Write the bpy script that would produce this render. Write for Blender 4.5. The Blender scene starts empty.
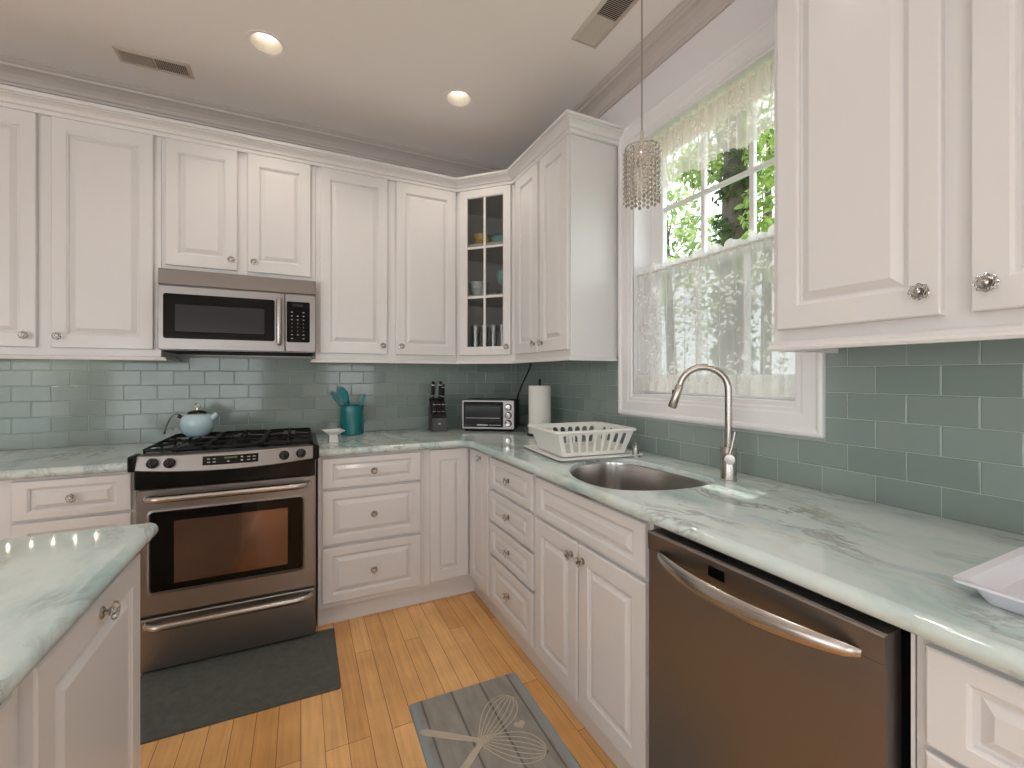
import bpy, bmesh, math, random
from math import pi, sin, cos, radians
from mathutils import Vector, Matrix

random.seed(7)
S = bpy.context.scene
COL = S.collection

# ------------------------------------------------------------------ camera, sky, sun, added lamps, exposure
CAM_YAW = 0.44796
cam_d = bpy.data.cameras.new('camera')
cam_d.sensor_width = 36.0
cam_d.lens = 439.25 / 1024 * 36
cam_d.shift_y = -8.2 / 1024
cam_d.clip_start = 0.02
cam = bpy.data.objects.new('camera', cam_d)
cam.location = (0, 0, 1.34)
cam.rotation_euler = (pi / 2, 0, -CAM_YAW)
COL.objects.link(cam)
S.camera = cam

vs = S.view_settings
vs.view_transform = 'Standard'
vs.look = 'None'
vs.exposure = -0.2
vs.gamma = 1.0
vs.use_curve_mapping = False

W = bpy.data.worlds.new('sky')
S.world = W
W.use_nodes = True
bg = W.node_tree.nodes['Background']
bg.inputs[0].default_value = (0.90, 0.96, 1.0, 1)
bg.inputs[1].default_value = 3.2

sun_d = bpy.data.lights.new('sun', 'SUN')
sun_d.energy = 7.0
sun_d.angle = radians(2.0)
sun_d.color = (1.0, 0.95, 0.86)
sun = bpy.data.objects.new('sun', sun_d)
sun.rotation_euler = Vector((-0.30, -0.045, -1.0)).to_track_quat('-Z', 'Y').to_euler()
COL.objects.link(sun)


def area(name, loc, direction, sx, sy, energy, color):
    d = bpy.data.lights.new(name, 'AREA')
    d.shape = 'RECTANGLE'
    d.size = sx
    d.size_y = sy
    d.energy = energy
    d.color = color
    o = bpy.data.objects.new(name, d)
    o.location = loc
    o.rotation_euler = Vector(direction).to_track_quat('-Z', 'Z').to_euler()
    COL.objects.link(o)
    return o


# area lamps added in place of daylight at the unseen windows behind the camera
area('added_daylight_rear', (-1.78, -3.14, 1.02), (0, 1, 0.08), 2.2, 1.84, 27, (1.0, 0.985, 0.985))
area('added_daylight_rear_small', (0.92, -3.14, 1.42), (0, 1, 0.05), 0.9, 1.1, 8, (1.0, 0.985, 0.985))
area('added_daylight_side', (-3.10, -0.9, 1.5), (1, 0.1, 0), 2.6, 2.0, 18, (1.0, 0.985, 0.985))
# unseen spots without fittings, added to brighten floor and worktops nearer the camera
for _k, (_x, _y) in enumerate([(-0.151, 0.95), (0.50, 1.0), (-0.151, -0.6), (0.50, -0.6)]):
    _d = bpy.data.lights.new('added_floor_spot', 'SPOT')
    _d.energy = 17
    _d.color = (1.0, 0.94, 0.88)
    _d.spot_size = radians(125)
    _d.spot_blend = 0.8
    _d.shadow_soft_size = 0.07
    _o = bpy.data.objects.new('added_floor_spot', _d)
    _o.location = (_x, _y, 2.93)
    COL.objects.link(_o)

# ------------------------------------------------------------------ materials


def new_mat(name):
    m = bpy.data.materials.new(name)
    m.use_nodes = True
    nt = m.node_tree
    return m, nt, nt.nodes['Principled BSDF']


def pmat(name, color, rough=0.4, metal=0.0, coat=0.0, bump=0.0, bscale=200.0, var=0.0, vscale=4.0, trans=0.0, ior=1.45,
         spec=0.5, emis=None, estr=0.0, stretch=None):
    m, nt, b = new_mat(name)
    b.inputs['Base Color'].default_value = (*color, 1)
    b.inputs['Roughness'].default_value = rough
    b.inputs['Metallic'].default_value = metal
    b.inputs['Coat Weight'].default_value = coat
    b.inputs['Coat Roughness'].default_value = 0.08
    b.inputs['Transmission Weight'].default_value = trans
    b.inputs['IOR'].default_value = ior
    b.inputs['Specular IOR Level'].default_value = spec
    if emis:
        b.inputs['Emission Color'].default_value = (*emis, 1)
        b.inputs['Emission Strength'].default_value = estr
    tc = nt.nodes.new('ShaderNodeTexCoord')
    mp = nt.nodes.new('ShaderNodeMapping')
    nt.links.new(tc.outputs['Object'], mp.inputs[0])
    if stretch:
        mp.inputs['Scale'].default_value = stretch
    nz = nt.nodes.new('ShaderNodeTexNoise')
    nz.inputs['Scale'].default_value = vscale
    nz.inputs['Detail'].default_value = 4
    nt.links.new(mp.outputs[0], nz.inputs['Vector'])
    if var > 0:
        mx = nt.nodes.new('ShaderNodeMix')
        mx.data_type = 'RGBA'
        mx.inputs[6].default_value = (*[c * (1 - var) for c in color], 1)
        mx.inputs[7].default_value = (*[min(1, c * (1 + var)) for c in color], 1)
        nt.links.new(nz.outputs['Fac'], mx.inputs[0])
        nt.links.new(mx.outputs[2], b.inputs['Base Color'])
    if bump > 0:
        n2 = nt.nodes.new('ShaderNodeTexNoise')
        n2.inputs['Scale'].default_value = bscale
        n2.inputs['Detail'].default_value = 3
        nt.links.new(mp.outputs[0], n2.inputs['Vector'])
        bp = nt.nodes.new('ShaderNodeBump')
        bp.inputs['Strength'].default_value = bump
        bp.inputs['Distance'].default_value = 0.002
        nt.links.new(n2.outputs['Fac'], bp.inputs['Height'])
        nt.links.new(bp.outputs[0], b.inputs['Normal'])
    return m


def ramp(nt, stops):
    r = nt.nodes.new('ShaderNodeValToRGB')
    e = r.color_ramp.elements
    while len(e) < len(stops):
        e.new(0.5)
    for k, (p, c) in enumerate(stops):
        e[k].position = p
        e[k].color = (*c, 1) if len(c) == 3 else c
    return r


def mat_marble():
    m, nt, b = new_mat('green_white_stone')
    L = nt.links.new
    tc = nt.nodes.new('ShaderNodeTexCoord')
    # slow warp
    wn = nt.nodes.new('ShaderNodeTexNoise')
    wn.inputs['Scale'].default_value = 2.2
    wn.inputs['Detail'].default_value = 5
    L(tc.outputs['Object'], wn.inputs['Vector'])
    ws = nt.nodes.new('ShaderNodeVectorMath'); ws.operation = 'MULTIPLY_ADD'
    L(wn.outputs['Color'], ws.inputs[0])
    ws.inputs[1].default_value = (0.32, 0.32, 0.32)
    L(tc.outputs['Object'], ws.inputs[2])
    mp = nt.nodes.new('ShaderNodeMapping')
    mp.inputs['Rotation'].default_value = (0, 0, radians(14))
    mp.inputs['Scale'].default_value = (4.2, 1.15, 4.2)
    L(ws.outputs[0], mp.inputs[0])
    n1 = nt.nodes.new('ShaderNodeTexNoise')
    n1.inputs['Scale'].default_value = 1.5
    n1.inputs['Detail'].default_value = 8
    n1.inputs['Roughness'].default_value = 0.6
    L(mp.outputs[0], n1.inputs['Vector'])
    r1 = ramp(nt, [(0.26, (0.32, 0.44, 0.44)), (0.37, (0.44, 0.57, 0.56)), (0.45, (0.55, 0.65, 0.63)), (0.52, (0.61, 0.69, 0.67)),
                   (0.60, (0.61, 0.68, 0.67)), (0.66, (0.47, 0.58, 0.62)), (0.73, (0.62, 0.68, 0.64)), (0.85, (0.60, 0.64, 0.55))])
    L(n1.outputs['Fac'], r1.inputs[0])
    # fine dark veins
    n2 = nt.nodes.new('ShaderNodeTexNoise')
    n2.inputs['Scale'].default_value = 2.6
    n2.inputs['Detail'].default_value = 7
    n2.inputs['Roughness'].default_value = 0.62
    L(mp.outputs[0], n2.inputs['Vector'])
    sb = nt.nodes.new('ShaderNodeMath'); sb.operation = 'SUBTRACT'; sb.inputs[1].default_value = 0.53
    L(n2.outputs['Fac'], sb.inputs[0])
    ab = nt.nodes.new('ShaderNodeMath'); ab.operation = 'ABSOLUTE'
    L(sb.outputs[0], ab.inputs[0])
    r2 = ramp(nt, [(0.0, (0.75, 0.75, 0.75)), (0.014, (0.5, 0.5, 0.5)), (0.05, (0, 0, 0))])
    L(ab.outputs[0], r2.inputs[0])
    n3 = nt.nodes.new('ShaderNodeTexNoise')
    n3.inputs['Scale'].default_value = 3.0
    L(tc.outputs['Object'], n3.inputs['Vector'])
    r3 = ramp(nt, [(0.42, (0.0, 0.0, 0.0)), (0.62, (1, 1, 1))])
    L(n3.outputs['Fac'], r3.inputs[0])
    ml = nt.nodes.new('ShaderNodeMath'); ml.operation = 'MULTIPLY'
    L(r2.outputs[0], ml.inputs[0]); L(r3.outputs[0], ml.inputs[1])
    mx = nt.nodes.new('ShaderNodeMix'); mx.data_type = 'RGBA'
    L(ml.outputs[0], mx.inputs[0])
    L(r1.outputs[0], mx.inputs[6])
    mx.inputs[7].default_value = (0.22, 0.205, 0.19, 1)
    # ochre smudges
    r4 = ramp(nt, [(0.60, (0, 0, 0)), (0.76, (0.45, 0.45, 0.45))])
    n4 = nt.nodes.new('ShaderNodeTexNoise')
    n4.inputs['Scale'].default_value = 2.0
    n4.inputs['Detail'].default_value = 5
    mp4 = nt.nodes.new('ShaderNodeMapping'); mp4.inputs['Location'].default_value = (5, 3, 1)
    L(mp.outputs[0], mp4.inputs[0]); L(mp4.outputs[0], n4.inputs['Vector'])
    L(n4.outputs['Fac'], r4.inputs[0])
    mx2 = nt.nodes.new('ShaderNodeMix'); mx2.data_type = 'RGBA'
    L(r4.outputs[0], mx2.inputs[0]); L(mx.outputs[2], mx2.inputs[6])
    mx2.inputs[7].default_value = (0.52, 0.47, 0.34, 1)
    L(mx2.outputs[2], b.inputs['Base Color'])
    b.inputs['Roughness'].default_value = 0.06
    b.inputs['Specular IOR Level'].default_value = 0.55
    return m


def mat_floor():
    m, nt, b = new_mat('maple_planks')
    L = nt.links.new
    tc = nt.nodes.new('ShaderNodeTexCoord')
    sp = nt.nodes.new('ShaderNodeSeparateXYZ'); L(tc.outputs['Object'], sp.inputs[0])
    cb = nt.nodes.new('ShaderNodeCombineXYZ')
    L(sp.outputs['Y'], cb.inputs['X']); L(sp.outputs['X'], cb.inputs['Y'])
    br = nt.nodes.new('ShaderNodeTexBrick')
    L(cb.outputs[0], br.inputs['Vector'])
    br.inputs['Scale'].default_value = 1.0
    br.inputs['Brick Width'].default_value = 0.85
    br.inputs['Row Height'].default_value = 0.0785
    br.inputs['Mortar Size'].default_value = 0.0011
    br.inputs['Mortar Smooth'].default_value = 0.3
    br.inputs['Bias'].default_value = 0.0
    br.offset = 0.37
    br.offset_frequency = 3
    br.inputs['Color1'].default_value = (0.88, 0.53, 0.23, 1)
    br.inputs['Color2'].default_value = (0.68, 0.36, 0.13, 1)
    br.inputs['Mortar'].default_value = (0.16, 0.065, 0.02, 1)
    mp = nt.nodes.new('ShaderNodeMapping'); mp.inputs['Scale'].default_value = (30, 1.6, 1)
    L(tc.outputs['Object'], mp.inputs[0])
    n = nt.nodes.new('ShaderNodeTexNoise'); n.inputs['Scale'].default_value = 2.0
    n.inputs['Detail'].default_value = 6; n.inputs['Distortion'].default_value = 0.6
    L(mp.outputs[0], n.inputs['Vector'])
    r = ramp(nt, [(0.3, (0.88, 0.86, 0.83)), (0.7, (1.08, 1.07, 1.05))])
    L(n.outputs['Fac'], r.inputs[0])
    n2 = nt.nodes.new('ShaderNodeTexNoise'); n2.inputs['Scale'].default_value = 5.0
    n2.inputs['Detail'].default_value = 3
    L(tc.outputs['Object'], n2.inputs['Vector'])
    r2 = ramp(nt, [(0.3, (0.90, 0.90, 0.90)), (0.7, (1.08, 1.08, 1.08))])
    L(n2.outputs['Fac'], r2.inputs[0])
    m1 = nt.nodes.new('ShaderNodeMix'); m1.data_type = 'RGBA'; m1.blend_type = 'MULTIPLY'; m1.inputs[0].default_value = 1
    L(br.outputs['Color'], m1.inputs[6]); L(r.outputs[0], m1.inputs[7])
    m2 = nt.nodes.new('ShaderNodeMix'); m2.data_type = 'RGBA'; m2.blend_type = 'MULTIPLY'; m2.inputs[0].default_value = 1
    L(m1.outputs[2], m2.inputs[6]); L(r2.outputs[0], m2.inputs[7])
    L(m2.outputs[2], b.inputs['Base Color'])
    b.inputs['Roughness'].default_value = 0.27
    b.inputs['Specular IOR Level'].default_value = 0.45
    bp = nt.nodes.new('ShaderNodeBump'); bp.inputs['Strength'].default_value = 0.35; bp.inputs['Distance'].default_value = 0.001
    iv = nt.nodes.new('ShaderNodeMath'); iv.operation = 'SUBTRACT'; iv.inputs[0].default_value = 1
    L(br.outputs['Fac'], iv.inputs[1]); L(iv.outputs[0], bp.inputs['Height'])
    L(bp.outputs[0], b.inputs['Normal'])
    return m


def mat_tile():
    m, nt, b = new_mat('sage_glass_tile')
    L = nt.links.new
    g = nt.nodes.new('ShaderNodeNewGeometry')
    r = ramp(nt, [(0.0, (0.225, 0.285, 0.262)), (1.0, (0.275, 0.335, 0.308))])
    L(g.outputs['Random Per Island'], r.inputs[0])
    L(r.outputs[0], b.inputs['Base Color'])
    b.inputs['Roughness'].default_value = 0.10
    b.inputs['IOR'].default_value = 1.5
    b.inputs['Specular IOR Level'].default_value = 0.45
    tc = nt.nodes.new('ShaderNodeTexCoord')
    n = nt.nodes.new('ShaderNodeTexNoise'); n.inputs['Scale'].default_value = 14
    L(tc.outputs['Object'], n.inputs['Vector'])
    bp = nt.nodes.new('ShaderNodeBump'); bp.inputs['Strength'].default_value = 0.06; bp.inputs['Distance'].default_value = 0.003
    L(n.outputs['Fac'], bp.inputs['Height']); L(bp.outputs[0], b.inputs['Normal'])
    return m


def mat_glass(name, tint=(1, 1, 1), refl=0.9):
    m = bpy.data.materials.new(name); m.use_nodes = True
    nt = m.node_tree; nt.nodes.clear(); L = nt.links.new
    o = nt.nodes.new('ShaderNodeOutputMaterial')
    t = nt.nodes.new('ShaderNodeBsdfTransparent'); t.inputs[0].default_value = (*tint, 1)
    gl = nt.nodes.new('ShaderNodeBsdfGlossy'); gl.inputs['Roughness'].default_value = 0.02
    f = nt.nodes.new('ShaderNodeFresnel')
    ge = nt.nodes.new('ShaderNodeNewGeometry')
    io = nt.nodes.new('ShaderNodeMapRange')          # same reflectance on the way in and out of the pane
    io.inputs[3].default_value = 1.5; io.inputs[4].default_value = 1 / 1.5
    L(ge.outputs['Backfacing'], io.inputs[0]); L(io.outputs[0], f.inputs[0])
    ml = nt.nodes.new('ShaderNodeMath'); ml.operation = 'MULTIPLY'; ml.inputs[1].default_value = refl
    L(f.outputs[0], ml.inputs[0])
    mx = nt.nodes.new('ShaderNodeMixShader')
    L(ml.outputs[0], mx.inputs[0]); L(t.outputs[0], mx.inputs[1]); L(gl.outputs[0], mx.inputs[2])
    L(mx.outputs[0], o.inputs[0])
    return m


def mat_lace(name, net, scale, flower_hi, col=(0.88, 0.87, 0.84)):
    """white lace: an open net with denser flower figures"""
    m = bpy.data.materials.new(name); m.use_nodes = True
    nt = m.node_tree; nt.nodes.clear(); L = nt.links.new
    o = nt.nodes.new('ShaderNodeOutputMaterial')
    tc = nt.nodes.new('ShaderNodeTexCoord')
    sp = nt.nodes.new('ShaderNodeSeparateXYZ'); L(tc.outputs['Object'], sp.inputs[0])
    cb = nt.nodes.new('ShaderNodeCombineXYZ'); L(sp.outputs['Y'], cb.inputs['X']); L(sp.outputs['Z'], cb.inputs['Y'])
    wn = nt.nodes.new('ShaderNodeTexNoise'); wn.inputs['Scale'].default_value = scale * 2.2
    L(cb.outputs[0], wn.inputs['Vector'])
    ad = nt.nodes.new('ShaderNodeVectorMath'); ad.operation = 'MULTIPLY_ADD'
    L(wn.outputs['Color'], ad.inputs[0]); ad.inputs[1].default_value = (0.6 / scale,) * 3; L(cb.outputs[0], ad.inputs[2])
    vo = nt.nodes.new('ShaderNodeTexVoronoi'); vo.inputs['Scale'].default_value = scale
    vo.inputs['Randomness'].default_value = 0.9
    L(ad.outputs[0], vo.inputs['Vector'])
    v2 = nt.nodes.new('ShaderNodeTexVoronoi'); v2.inputs['Scale'].default_value = scale * 5.5
    L(ad.outputs[0], v2.inputs['Vector'])
    r1 = ramp(nt, [(0.42, (1, 1, 1)), (0.52, (0, 0, 0))]); L(vo.outputs['Distance'], r1.inputs[0])
    r2 = ramp(nt, [(0.30, (1, 1, 1)), (0.48, (0.1, 0.1, 0.1))]); L(v2.outputs['Distance'], r2.inputs[0])
    ml = nt.nodes.new('ShaderNodeMath'); ml.operation = 'MULTIPLY'; L(r1.outputs[0], ml.inputs[0]); L(r2.outputs[0], ml.inputs[1])
    mr = nt.nodes.new('ShaderNodeMapRange'); L(ml.outputs[0], mr.inputs[0])
    mr.inputs[3].default_value = net; mr.inputs[4].default_value = flower_hi
    t = nt.nodes.new('ShaderNodeBsdfTransparent')
    d = nt.nodes.new('ShaderNodeBsdfDiffuse'); d.inputs[0].default_value = (*col, 1)
    tr = nt.nodes.new('ShaderNodeBsdfTranslucent'); tr.inputs[0].default_value = (*col, 1)
    m1 = nt.nodes.new('ShaderNodeMixShader'); m1.inputs[0].default_value = 0.45
    L(d.outputs[0], m1.inputs[1]); L(tr.outputs[0], m1.inputs[2])
    mx = nt.nodes.new('ShaderNodeMixShader')
    L(mr.outputs[0], mx.inputs[0]); L(t.outputs[0], mx.inputs[1]); L(m1.outputs[0], mx.inputs[2])
    L(mx.outputs[0], o.inputs[0])
    return m


def mat_screen():
    """fine dark insect screen, seen as an even grey veil"""
    m = bpy.data.materials.new('insect_screen'); m.use_nodes = True
    nt = m.node_tree; nt.nodes.clear(); L = nt.links.new
    o = nt.nodes.new('ShaderNodeOutputMaterial')
    t = nt.nodes.new('ShaderNodeBsdfTransparent')
    d = nt.nodes.new('ShaderNodeBsdfDiffuse'); d.inputs[0].default_value = (0.22, 0.22, 0.22, 1)
    mx = nt.nodes.new('ShaderNodeMixShader'); mx.inputs[0].default_value = 0.62
    L(t.outputs[0], mx.inputs[1]); L(d.outputs[0], mx.inputs[2]); L(mx.outputs[0], o.inputs[0])
    return m


def mat_leaf(name, c1, c2):
    m = bpy.data.materials.new(name); m.use_nodes = True
    nt = m.node_tree; nt.nodes.clear(); L = nt.links.new
    o = nt.nodes.new('ShaderNodeOutputMaterial')
    g = nt.nodes.new('ShaderNodeNewGeometry')
    r = ramp(nt, [(0, c1), (1, c2)]); L(g.outputs['Random Per Island'], r.inputs[0])
    d = nt.nodes.new('ShaderNodeBsdfDiffuse'); L(r.outputs[0], d.inputs[0])
    tr = nt.nodes.new('ShaderNodeBsdfTranslucent'); L(r.outputs[0], tr.inputs[0])
    mx = nt.nodes.new('ShaderNodeMixShader'); mx.inputs[0].default_value = 0.65
    L(d.outputs[0], mx.inputs[1]); L(tr.outputs[0], mx.inputs[2]); L(mx.outputs[0], o.inputs[0])
    return m


def mat_mat_print():
    """kitchen mat: grey painted boards with dark joints and blue-grey edges"""
    m, nt, b = new_mat('printed_board_mat')
    L = nt.links.new
    tc = nt.nodes.new('ShaderNodeTexCoord')
    sp = nt.nodes.new('ShaderNodeSeparateXYZ'); L(tc.outputs['Object'], sp.inputs[0])
    mm = nt.nodes.new('ShaderNodeMath'); mm.operation = 'PINGPONG'; mm.inputs[1].default_value = 0.0635
    a0 = nt.nodes.new('ShaderNodeMath'); a0.operation = 'ADD'; a0.inputs[1].default_value = 0.443
    L(sp.outputs['X'], a0.inputs[0]); L(a0.outputs[0], mm.inputs[0])
    r = ramp(nt, [(0.0, (0.06, 0.06, 0.06)), (0.0028, (0.1, 0.1, 0.1)), (0.0045, (1, 1, 1))])
    L(mm.outputs[0], r.inputs[0])
    n = nt.nodes.new('ShaderNodeTexNoise'); n.inputs['Scale'].default_value = 9; n.inputs['Detail'].default_value = 6
    mp = nt.nodes.new('ShaderNodeMapping'); mp.inputs['Scale'].default_value = (3, 0.8, 1)
    L(tc.outputs['Object'], mp.inputs[0]); L(mp.outputs[0], n.inputs['Vector'])
    rc = ramp(nt, [(0.3, (0.235, 0.225, 0.205)), (0.7, (0.335, 0.325, 0.30))]); L(n.outputs['Fac'], rc.inputs[0])
    ab = nt.nodes.new('ShaderNodeMath'); ab.operation = 'ABSOLUTE'; L(sp.outputs['X'], ab.inputs[0])
    re = ramp(nt, [(0.205, (0, 0, 0)), (0.222, (1, 1, 1))]); L(ab.outputs[0], re.inputs[0])
    m1 = nt.nodes.new('ShaderNodeMix'); m1.data_type = 'RGBA'
    L(re.outputs[0], m1.inputs[0]); L(rc.outputs[0], m1.inputs[6]); m1.inputs[7].default_value = (0.25, 0.33, 0.37, 1)
    m2 = nt.nodes.new('ShaderNodeMix'); m2.data_type = 'RGBA'; m2.blend_type = 'MULTIPLY'; m2.inputs[0].default_value = 0.75
    L(m1.outputs[2], m2.inputs[6]); L(r.outputs[0], m2.inputs[7])
    L(m2.outputs[2], b.inputs['Base Color'])
    b.inputs['Roughness'].default_value = 0.75
    return m


M = {}
M['cab'] = pmat('white_lacquer', (0.715, 0.70, 0.70), 0.32, coat=0.2)
M['trim'] = pmat('white_trim_paint', (0.84, 0.83, 0.84), 0.35)
M['wall'] = pmat('wall_paint', (0.82, 0.80, 0.815), 0.6, bump=0.05, bscale=300)
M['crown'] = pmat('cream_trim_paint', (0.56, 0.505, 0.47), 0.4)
M['ceil'] = pmat('ceiling_paint', (0.90, 0.86, 0.835), 0.75, bump=0.05, bscale=260)
M['inside'] = pmat('cabinet_interior', (0.55, 0.53, 0.51), 0.5)
M['stone'] = mat_marble()
M['floor'] = mat_floor()
M['tile'] = mat_tile()
M['grout'] = pmat('grout', (0.42, 0.46, 0.42), 0.8)
M['steel'] = pmat('brushed_steel', (0.30, 0.285, 0.28), 0.36, 1.0, bump=0.05, bscale=60, stretch=(1, 1, 30))
M['steel_v'] = pmat('brushed_steel_door', (0.275, 0.255, 0.245), 0.38, 1.0, bump=0.03, bscale=60, stretch=(30, 30, 1))
M['nickel'] = pmat('brushed_nickel', (0.47, 0.44, 0.41), 0.26, 1.0)
M['chrome'] = pmat('chrome', (0.72, 0.71, 0.70), 0.09, 1.0)
M['bronze'] = pmat('knob_metal', (0.52, 0.49, 0.46), 0.2, 1.0)
M['darkbronze'] = pmat('dark_bronze', (0.10, 0.075, 0.06), 0.25, 1.0)
M['crystal'] = pmat('crystal', (0.96, 0.97, 0.97), 0.02, trans=1.0, ior=1.52)
M['black'] = pmat('black_enamel', (0.004, 0.004, 0.004), 0.18, spec=0.3)
M['blackplastic'] = pmat('black_plastic', (0.010, 0.010, 0.011), 0.38)
M['gap'] = pmat('black_rubber', (0.006, 0.006, 0.006), 0.8)
M['iron'] = pmat('cast_iron', (0.008, 0.007, 0.007), 0.5, bump=0.2, bscale=150, spec=0.3)
M['blackglass'] = pmat('black_glass', (0.003, 0.003, 0.003), 0.05, spec=0.25)
M['ovenpane'] = pmat('coated_oven_glass', (0.20, 0.125, 0.095), 0.09, 0.85, var=0.4, vscale=4)
M['mwpane'] = pmat('microwave_mesh_glass', (0.03, 0.03, 0.033), 0.12, spec=0.35)
M['marks'] = pmat('grey_marking', (0.36, 0.36, 0.37), 0.5)
M['led_green'] = pmat('green_digits', (0.02, 0.05, 0.02), 0.5, emis=(0.25, 0.5, 0.12), estr=0.12)
M['kettle'] = pmat('pale_blue_enamel', (0.47, 0.64, 0.71), 0.13, coat=0.5)
M['teal'] = pmat('teal_glaze', (0.008, 0.19, 0.21), 0.25, coat=0.4, var=0.3, vscale=30)
M['teal2'] = pmat('teal_silicone', (0.03, 0.27, 0.31), 0.4)
M['porcelain'] = pmat('white_porcelain', (0.80, 0.79, 0.77), 0.15, coat=0.4)
M['plastic'] = pmat('white_plastic', (0.82, 0.82, 0.79), 0.35)
M['plastic2'] = pmat('lilac_white_plastic', (0.74, 0.74, 0.80), 0.3)
M['paper'] = pmat('paper_towel', (0.82, 0.80, 0.77), 0.9, bump=0.35, bscale=160)
M['card'] = pmat('cardboard', (0.35, 0.25, 0.15), 0.8)
M['blockwood'] = pmat('black_stained_wood', (0.022, 0.021, 0.022), 0.4)
M['blockgrey'] = pmat('grey_block_face', (0.055, 0.053, 0.053), 0.35)
M['mat_grey'] = pmat('charcoal_mat', (0.095, 0.102, 0.092), 0.95, bump=0.9, bscale=160, var=0.35, vscale=40)
M['mat_print'] = mat_mat_print()
M['print_tan'] = pmat('tan_print', (0.50, 0.44, 0.35), 0.8, var=0.15, vscale=40)
M['glass'] = mat_glass('window_glass', (0.97, 0.985, 0.975))
M['cabglass'] = mat_glass('cabinet_glass', (0.86, 0.87, 0.86), 0.6)
M['clearglass'] = mat_glass('drinking_glass', (0.93, 0.95, 0.96), 4.0)
M['tealglass'] = pmat('teal_glass', (0.22, 0.48, 0.48), 0.12, coat=0.5)
M['lace'] = mat_lace('white_lace', 0.50, 8.0, 0.98, (0.95, 0.94, 0.93))
M['screen'] = mat_screen()
M['valance'] = mat_lace('cream_lace', 0.58, 12.0, 0.95, (0.92, 0.86, 0.80))
M['valancehead'] = mat_lace('cream_lace_heading', 0.86, 26.0, 0.98, (0.90, 0.83, 0.77))
M['lacehem'] = mat_lace('lace_heading', 0.88, 30.0, 0.98)
M['bark'] = pmat('bark', (0.07, 0.055, 0.04), 0.9, bump=0.8, bscale=20)
M['leaf_a'] = mat_leaf('bright_leaves', (0.14, 0.25, 0.04), (0.42, 0.53, 0.16))
M['leaf_b'] = mat_leaf('ivy_leaves', (0.03, 0.075, 0.02), (0.10, 0.17, 0.05))
M['leaf_c'] = mat_leaf('pale_leaves', (0.20, 0.31, 0.09), (0.50, 0.60, 0.28))
M['lawn'] = pmat('lawn', (0.10, 0.17, 0.05), 0.95, var=0.4, vscale=6)
M['bulb'] = pmat('lamp_glow', (1, 0.95, 0.85), 0.5, emis=(1.0, 0.96, 0.88), estr=3.4)
M['baffle'] = pmat('white_baffle', (0.56, 0.50, 0.42), 0.45)
M['ventpaint'] = pmat('vent_paint', (0.60, 0.54, 0.48), 0.45)
M['ventdark'] = pmat('vent_duct', (0.035, 0.03, 0.026), 0.8)
M['gold'] = pmat('gold_pattern_china', (0.55, 0.36, 0.10), 0.25, var=0.6, vscale=45)
M['bluechina'] = pmat('blue_pattern_china', (0.50, 0.54, 0.56), 0.2, var=0.7, vscale=55)
M['sinksteel'] = pmat('sink_steel', (0.55, 0.52, 0.50), 0.22, 1.0)
M['ledbar'] = pmat('led_chip', (1, 1, 1), 0.5, emis=(1.0, 0.90, 0.72), estr=160)
M['glossblack'] = pmat('knob_black', (0.012, 0.012, 0.012), 0.2)

# ------------------------------------------------------------------ mesh helpers


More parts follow.
